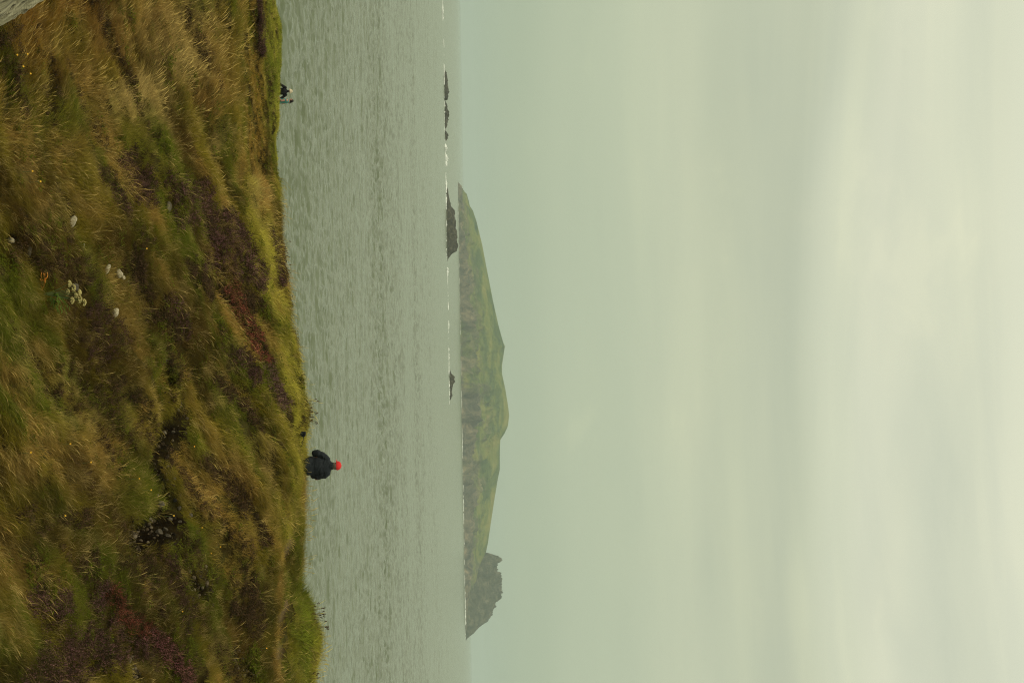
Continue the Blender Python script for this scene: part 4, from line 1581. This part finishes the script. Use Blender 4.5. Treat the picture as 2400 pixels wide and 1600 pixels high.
def scatter_object(name, P, rot, scl, idx, tint, coll, tint2=None, label=None):
    me = bpy.data.meshes.new(name)
    me.vertices.add(len(P))
    me.vertices.foreach_set('co', np.asarray(P, dtype=np.float32).ravel())
    for an, arr in (('rot', rot), ('scl', scl)):
        a = me.attributes.new(an, 'FLOAT_VECTOR', 'POINT')
        a.data.foreach_set('vector', np.asarray(arr, dtype=np.float32).ravel())
    a = me.attributes.new('idx', 'INT', 'POINT')
    a.data.foreach_set('value', np.asarray(idx, dtype=np.int32))
    for an, arr in (('tint', tint), ('tint2', tint2)):
        if arr is None:
            continue
        a = me.attributes.new(an, 'FLOAT_COLOR', 'POINT')
        full = np.ones((len(arr), 4), dtype=np.float32)
        full[:, :3] = np.clip(arr, .001, 1)
        a.data.foreach_set('color', full.ravel())
    me.update()
    o = obj(name, me)
    ng = bpy.data.node_groups.new(name + '_scatter', 'GeometryNodeTree')
    ng.interface.new_socket('Geometry', in_out='INPUT', socket_type='NodeSocketGeometry')
    ng.interface.new_socket('Geometry', in_out='OUTPUT', socket_type='NodeSocketGeometry')
    gi = ng.nodes.new('NodeGroupInput')
    go = ng.nodes.new('NodeGroupOutput')
    ip = ng.nodes.new('GeometryNodeInstanceOnPoints')
    ci = ng.nodes.new('GeometryNodeCollectionInfo')
    ci.inputs['Collection'].default_value = coll
    ci.inputs['Separate Children'].default_value = True
    ci.inputs['Reset Children'].default_value = True
    ip.inputs['Pick Instance'].default_value = True

    def na(nm, ty):
        n = ng.nodes.new('GeometryNodeInputNamedAttribute')
        n.data_type = ty
        n.inputs['Name'].default_value = nm
        return [s for s in n.outputs if s.enabled and s.name == 'Attribute'][0]
    er = ng.nodes.new('FunctionNodeEulerToRotation')
    ng.links.new(na('rot', 'FLOAT_VECTOR'), er.inputs[0])
    ng.links.new(gi.outputs[0], ip.inputs['Points'])
    ng.links.new(ci.outputs[0], ip.inputs['Instance'])
    ng.links.new(na('idx', 'INT'), ip.inputs['Instance Index'])
    ng.links.new(er.outputs[0], ip.inputs['Rotation'])
    ng.links.new(na('scl', 'FLOAT_VECTOR'), ip.inputs['Scale'])
    ng.links.new(ip.outputs[0], go.inputs[0])
    md = o.modifiers.new('scatter', 'NODES')
    md.node_group = ng
    return tag(o, label=label, kind='stuff')


C = {k: np.array(v) for k, v in dict(
    olive=(.185, .143, .017), green=(.108, .120, .013), bright=(.185, .215, .022), straw=(.44, .32, .105), tan=(.31, .185, .046),
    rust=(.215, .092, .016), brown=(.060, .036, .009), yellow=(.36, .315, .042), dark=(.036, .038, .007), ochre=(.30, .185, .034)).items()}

# photo-space patches: (px, py, rx, ry, turn in degrees, colour, strength)
TINTS = [
    (120, 70, 130, 90, 0, 'rust', .75), (60, 110, 60, 60, 0, 'ochre', .5), (200, 90, 80, 70, 0, 'tan', .5), (330, 70, 90, 80, 0, 'tan', .55),
    (420, 90, 90, 80, 0, 'straw', .45), (500, 150, 60, 100, 0, 'tan', .55), (560, 200, 40, 200, 0, 'olive', .5), (595, 260, 16, 130, 0, 'ochre', .8),
    (315, 230, 55, 45, 0, 'straw', .95), (350, 250, 40, 55, 0, 'straw', .6), (430, 150, 60, 35, 30, 'straw', .7), (480, 220, 60, 40, 0, 'tan', .5),
    (150, 115, 40, 60, 20, 'green', .5), (150, 280, 45, 80, 60, 'green', .75), (150, 340, 50, 28, 50, 'tan', .85), (210, 400, 90, 40, 50, 'green', .4),
    (250, 520, 150, 80, 45, 'olive', .5), (340, 340, 90, 35, 45, 'green', .55), (380, 390, 110, 30, 45, 'green', .5), (60, 560, 60, 60, 0, 'brown', .8), (130, 620, 110, 40, 45, 'brown', .5),
    (250, 560, 40, 50, 45, 'brown', .75), (290, 600, 60, 30, 40, 'brown', .75), (330, 660, 70, 35, 40, 'dark', .6), (150, 780, 120, 60, 40, 'brown', .45),
    (390, 770, 40, 55, 60, 'brown', .75), (350, 760, 50, 35, 60, 'brown', .6), (480, 800, 60, 40, 50, 'brown', .5), (230, 800, 60, 60, 30, 'brown', .45),
    (250, 960, 140, 60, 20, 'green', .6), (320, 1130, 60, 90, 10, 'green', .65), (90, 920, 90, 60, 40, 'green', .4), (330, 975, 30, 40, 0, 'tan', .8), (290, 1200, 60, 40, 0, 'green', .5),
    (480, 980, 80, 50, 30, 'olive', .6), (520, 1050, 60, 40, 30, 'yellow', .35), (480, 1130, 40, 60, 30, 'tan', .6), (550, 1180, 50, 60, 30, 'tan', .4),
    (240, 1230, 80, 45, 40, 'brown', .75), (270, 1280, 60, 40, 40, 'brown', .55), (60, 1150, 60, 60, 0, 'brown', .6), (40, 1290, 60, 50, 0, 'brown', .8), (130, 1340, 40, 60, 20, 'ochre', .7),
    (350, 1340, 60, 50, 40, 'brown', .6), (480, 1290, 70, 40, 30, 'green', .4), (620, 1480, 55, 150, 0, 'dark', .75), (560, 1440, 60, 60, 30, 'brown', .7), (470, 1480, 60, 60, 0, 'dark', .4), (560, 1560, 40, 60, 0, 'brown', .7),
    (60, 1560, 60, 60, 0, 'dark', .55), (170, 1400, 90, 30, 60, 'olive', .4),
    (650, 1420, 9, 260, 0, 'tan', .9), (590, 1230, 40, 60, 30, 'tan', .3), (640, 1560, 16, 60, 0, 'tan', .9), (695, 1280, 14, 110, 0, 'brown', .45),
    (705, 1480, 40, 130, 0, 'bright', .95), (700, 1400, 26, 30, 0, 'green', .7), (730, 1560, 16, 50, 0, 'yellow', .7),
    (580, 560, 22, 110, 10, 'yellow', .75), (600, 460, 14, 60, 0, 'straw', .55), (615, 640, 20, 90, 12, 'yellow', .8), (655, 790, 26, 80, 10, 'yellow', .55), (650, 770, 22, 30, 0, 'green', .8),
    (670, 900, 30, 90, 10, 'yellow', .7), (690, 1010, 22, 70, 0, 'yellow', .55), (660, 1100, 30, 70, 0, 'olive', .5), (620, 1075, 20, 40, 0, 'straw', .7), (655, 1200, 14, 90, 0, 'yellow', .5),
    (650, 640, 10, 90, 4, 'tan', .6), (690, 810, 12, 30, 0, 'brown', .85), (712, 870, 8, 30, 0, 'brown', .8), (716, 1000, 8, 40, 0, 'brown', .5), (673, 720, 8, 60, 6, 'brown', .7), (655, 500, 8, 80, 0, 'brown', .6),
    (640, 130, 26, 220, 0, 'bright', .85), (640, 70, 12, 90, 0, 'yellow', .6), (632, 240, 8, 120, 0, 'green', .8), (648, 300, 14, 60, 0, 'yellow', .7), (625, 300, 8, 60, 0, 'brown', .6), (650, 420, 8, 60, 0, 'yellow', .6),
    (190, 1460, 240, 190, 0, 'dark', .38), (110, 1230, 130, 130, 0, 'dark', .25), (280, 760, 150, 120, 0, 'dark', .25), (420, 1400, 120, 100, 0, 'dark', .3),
    (625, 370, 10, 60, 0, 'brown', .7), (600, 60, 8, 80, 0, 'brown', .6), (612, 460, 8, 60, 0, 'tan', .9),
]
# heather: polylines in the photo, half width, flower colour, leaf colour, strength
HP, HR, HD = np.array((.190, .092, .088)), np.array((.31, .088, .058)), np.array((.115, .068, .036))
LEAFH = np.array((.050, .036, .016))
HEATHER = [
    ([(300, 365), (322, 400), (340, 470)], 24, HP * .8, .95), ([(243, 395), (262, 440), (272, 480)], 20, HP * .65, .6), ([(455, 440), (480, 520), (505, 600)], 22, HP, .8), ([(530, 500), (560, 570), (600, 665)], 17, HP * 1.1, .85),
    ([(475, 500), (520, 570), (560, 640)], 26, HP * .7, .5), ([(400, 430), (430, 500)], 24, HP * .8, .5),
    ([(528, 676), (565, 750), (590, 800), (612, 835)], 18, HR, .98), ([(612, 835), (640, 890), (668, 955)], 13, HP * 1.15 + .02, .9), ([(428, 622), (470, 655), (515, 680)], 18, HD, .8),
    ([(632, 545), (638, 600), (646, 655)], 10, HP * .75, .9), ([(560, 690), (590, 715)], 16, HD, .8),
    ([(265, 1405), (300, 1440), (345, 1465)], 24, HR * .85, .95), ([(345, 1465), (385, 1520), (440, 1600)], 20, HP * 1.3 + np.array((.06, 0, 0)), .95),
    ([(75, 1400), (110, 1440), (140, 1400)], 34, HP * .9, .75), ([(130, 1560), (210, 1500), (290, 1510)], 55, HP * .9, .75), ([(230, 1420), (250, 1400)], 24, HP, .8), ([(180, 1590), (60, 1590)], 36, HP * .7, .6),
    ([(480, 1080), (540, 1140), (600, 1240), (610, 1265)], 17, HD * .9, .85), ([(385, 1310), (400, 1370), (425, 1440)], 24, HP * .6, .6), ([(300, 1320), (350, 1350)], 30, HD, .6),
    ([(230, 720), (260, 790), (240, 830)], 28, HP * .6, .55), ([(395, 720), (420, 770)], 18, HP * .8, .6), ([(500, 880), (560, 960), (600, 1010)], 12, HD, .75), ([(545, 820), (590, 880)], 16, HP * .7, .6),
    ([(598, 0), (605, 60), (612, 115)], 8, HP * .7, .7), ([(120, 1210), (180, 1210)], 22, HD, .6), ([(60, 1190), (90, 1220)], 20, HD, .6), ([(210, 640), (60, 590)], 26, HD, .5), ([(330, 690), (300, 620)], 22, HD, .6), ([(400, 780), (350, 735)], 20, HD, .8),
    ([(684, 775), (694, 815), (708, 850)], 10, HD * .8, .95), ([(700, 880), (706, 925)], 8, HD * .8, .8), ([(704, 955), (706, 1000)], 6, HD * .8, .4), ([(668, 690), (672, 740)], 6, HD * .8, .7), ([(655, 590), (660, 640)], 6, HD * .8, .7),
    ([(450, 640), (500, 560)], 20, HP * .7, .3), ([(555, 1380), (590, 1470)], 20, HD, .7),
]

NPT = 370000
u1, u2 = rng.random(NPT), rng.random(NPT)
gy = 16.5 * np.exp(u1 * math.log(92 / 16.5))
gx = (u2 * 2 - 1) * (.285 * gy + 2.2)
gz = ground_at(gx, gy)
keep = gz > .25
bare = bare_mask(gx, gy)
for sx_, sy_, sr_ in STONES:
    bare = np.maximum(bare, (np.hypot((gx - sx_), (gy - sy_ + sr_ * .8) / 1.5) < sr_ * 1.35) * 1.0)
dp, _ = seg_dist(gx, gy, PATH)
keep &= rng.random(NPT) > np.maximum(bare * 1.02, (1 - sstep(.10, .26, dp)) * .85)
# thin patches where the thatch shows
keep &= rng.random(NPT) < .55 + .75 * fbm(gx * 2.2, gy * 2.2, 40, 2)
_w = fbm(gx * .18, gy * .18, 31, 2) * 2.2
_s = gx * math.cos(FLOW) + gy * math.sin(FLOW) + _w
_t = -gx * math.sin(FLOW) + gy * math.cos(FLOW) + _w * .7
keep &= (rng.random(NPT) < .18 + .82 * sstep(.33, .45, fbm(_s * .8, _t * 2.4, 49, 3))) | (gy > 40)
gx, gy, gz = gx[keep], gy[keep], gz[keep]
n = len(gx)
ppx, ppy = project(np.stack([gx, gy, gz], -1))
ppx = ppx + (fbm(gx * .9, gy * .9, 61, 3) - .5) * 46 * 28 / np.maximum(gy, 18)
ppy = ppy + (fbm(gx * .9, gy * .9, 62, 3) - .5) * 60 * 28 / np.maximum(gy, 18)

left = 1 - sstep(150, 420, ppy)
flow = FLOW + left * 1.35 + (fbm(gx * .16, gy * .16, 63, 3) - .5) * 2.4 + (fbm(gx * .9, gy * .9, 66, 2) - .5) * 1.1
warp = fbm(gx * .18, gy * .18, 31, 2) * 2.2
ca_, sa_ = math.cos(FLOW), math.sin(FLOW)
s_ = gx * ca_ + gy * sa_ + warp
t_ = -gx * sa_ + gy * ca_ + warp * .7
nA = fbm(s_ * .40, t_ * 1.5, 41, 4)
nB = fbm(s_ * .55, t_ * 1.9, 42, 4)
nC = fbm(s_ * .35, t_ * 1.3, 43, 4)
nD = fbm(gx * 2.5, gy * 2.5, 44, 3)
col = C['olive'][None] * (1 - sstep(.42, .60, nA))[:, None] + C['green'][None] * sstep(.42, .60, nA)[:, None]


def blend(base, c, k):
    k = np.clip(k, 0, 1)[:, None]
    return base * (1 - k) + c[None] * k


col = blend(col, C['tan'], sstep(.50, .66, nB) * .80)
col = blend(col, C['brown'], sstep(.54, .66, nC) * .85)
col = blend(col, C['straw'], sstep(.60, .74, nD) * .35)
LINES = [([(583, 440), (592, 500), (606, 570), (626, 650), (650, 740), (675, 850), (690, 950), (700, 1060)], 20, 'yellow', .9), ([(598, 130), (605, 300), (608, 410)], 8, 'ochre', .8),
         ([(636, -60), (646, 60), (646, 200), (640, 300), (640, 360)], 17, 'bright', .9), ([(655, 60), (652, 180), (645, 270)], 7, 'yellow', .6), ([(690, 1050), (688, 1150), (680, 1240)], 14, 'yellow', .6)]
for poly, w, cn, k in LINES:
    d, _ = seg_dist(ppx, ppy, poly)
    col = blend(col, C[cn], (1 - sstep(w * .6, w * 1.5, d)) * k * np.clip(1.25 - np.abs(nB - .5) * 3, .3, 1))
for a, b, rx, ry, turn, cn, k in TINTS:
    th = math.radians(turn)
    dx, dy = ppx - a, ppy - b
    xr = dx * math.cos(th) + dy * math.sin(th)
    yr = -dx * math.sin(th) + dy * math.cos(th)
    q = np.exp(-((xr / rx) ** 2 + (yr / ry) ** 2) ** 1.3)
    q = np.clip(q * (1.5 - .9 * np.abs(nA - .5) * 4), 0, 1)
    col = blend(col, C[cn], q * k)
mixj = rng.random(n)
col = np.where((mixj < .07)[:, None], col * .35 + C['straw'][None] * .65, col)
col = np.where((mixj > .94)[:, None], col * .4 + C['brown'][None] * .6, col)
col = np.where(((mixj > .87) & (mixj < .94))[:, None], col * .5 + C['green'][None] * .5, col)
col *= rng.uniform(.72, 1.32, n)[:, None]

hw = np.zeros(n)
hcol = np.zeros((n, 3))
for poly, w, c, k in HEATHER:
    d, _ = seg_dist(ppx, ppy, poly)
    q = (1 - sstep(w * .55, w * 1.35, d)) * k
    up = q > hw
    hcol[up] = c
    hw = np.maximum(hw, q)
# scattered heather through the near slope
sc_h = sstep(.60, .70, fbm(s_ * .45 + 20, t_ * 1.6, 47, 4)) * .28 * (gy < 34) * (ppx < 590)
up = sc_h > hw
hcol[up] = HD
hw = np.maximum(hw, sc_h)
is_h = rng.random(n) < hw * .82
herb = (~is_h) & (rng.random(n) < .05 + .25 * sstep(.62, .72, fbm(gx * 1.1 + 7, gy * 1.1, 48, 3)) * (gy < 36)) & (nA > .47)
tall = (~is_h) & (~herb) & (rng.random(n) < .012 + .06 * (col[:, 0] > .2))

grass_geo = [blade_strips(28, .16, .38, .10, .95, -.18, .0038, .5, 200 + i, 5) for i in range(4)]
grass_geo += [blade_strips(28, .15, .17, .04, 1.2, .4, .0042, .9, 210 + i, 3) for i in range(2)]
grass_geo += [blade_strips(5, .12, .50, .09, 1.35, .55, .0026, .6, 220 + i, 5, True) for i in range(2)]
grass_coll = proto_collection('grass_tuft', grass_geo, plant_material('grass_blade'))
heath_coll = proto_collection('heather_tuft', [sprig_cloud(34, .13, .22, 230 + i) for i in range(3)], plant_material('heather_sprig', True))
herb_coll = proto_collection('herb_tuft', [herb_leaves(26, .10, .16, 240 + i) for i in range(2)], plant_material('herb_leaf'))

far = np.clip(gy / 30, .8, 1.7) * .60
size = far * rng.uniform(.75, 1.3, n) * (.70 + .75 * fbm(gx * 1.3, gy * 1.3, 50, 3))
trod = np.exp(-(dp[keep] / .5) ** 2)
size *= 1 - .6 * trod
head = np.maximum(sstep(46, 54, gy), sstep(545, 575, ppx) * (1 - sstep(380, 470, ppy)))      # grazed headland and ledge
mp = at(712, 1093, 35.1)
fm = np.exp(-(((gx - mp.x) / .6) ** 2 + ((gy - mp.y + .5) / .9) ** 2))
size *= 1 - .45 * fm
size *= 1 - .38 * head
rot = np.stack([rng.normal(0, .12, n), rng.normal(0, .15, n), flow + rng.normal(0, .28, n)], -1)
idx = rng.integers(0, 4, n)
idx = np.where(head + trod > .5, rng.integers(4, 6, n), idx)
idx = np.where(tall & (head < .5), rng.integers(6, 8, n), idx)
gsel = ~(is_h | herb)
tcol = col.copy()
tcol[tall] = tcol[tall] * .5 + C['straw'] * .45
P_all = np.stack([gx, gy, gz], -1)
scl = np.repeat(size[:, None], 3, 1)
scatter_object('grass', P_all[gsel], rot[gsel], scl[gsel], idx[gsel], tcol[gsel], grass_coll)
hsc = scl * np.array([1, 1, .95])[None] 
hj = rng.uniform(.55, 1.5, n)[:, None]
hm = (rng.random(n) ** 1.5)[:, None] * .8
hcol = hcol * (1 - hm) + HD[None] * hm
scatter_object('heather', P_all[is_h], rot[is_h], hsc[is_h], rng.integers(0, 3, n)[is_h], (hcol * hj)[is_h], heath_coll, (LEAFH[None] * hj)[is_h])
scatter_object('herbs', P_all[herb], rot[herb], scl[herb], rng.integers(0, 2, n)[herb], (C['green'][None] * np.array([.82, .86, .75]) * np.clip(hj, .6, 1.15))[herb], herb_coll)
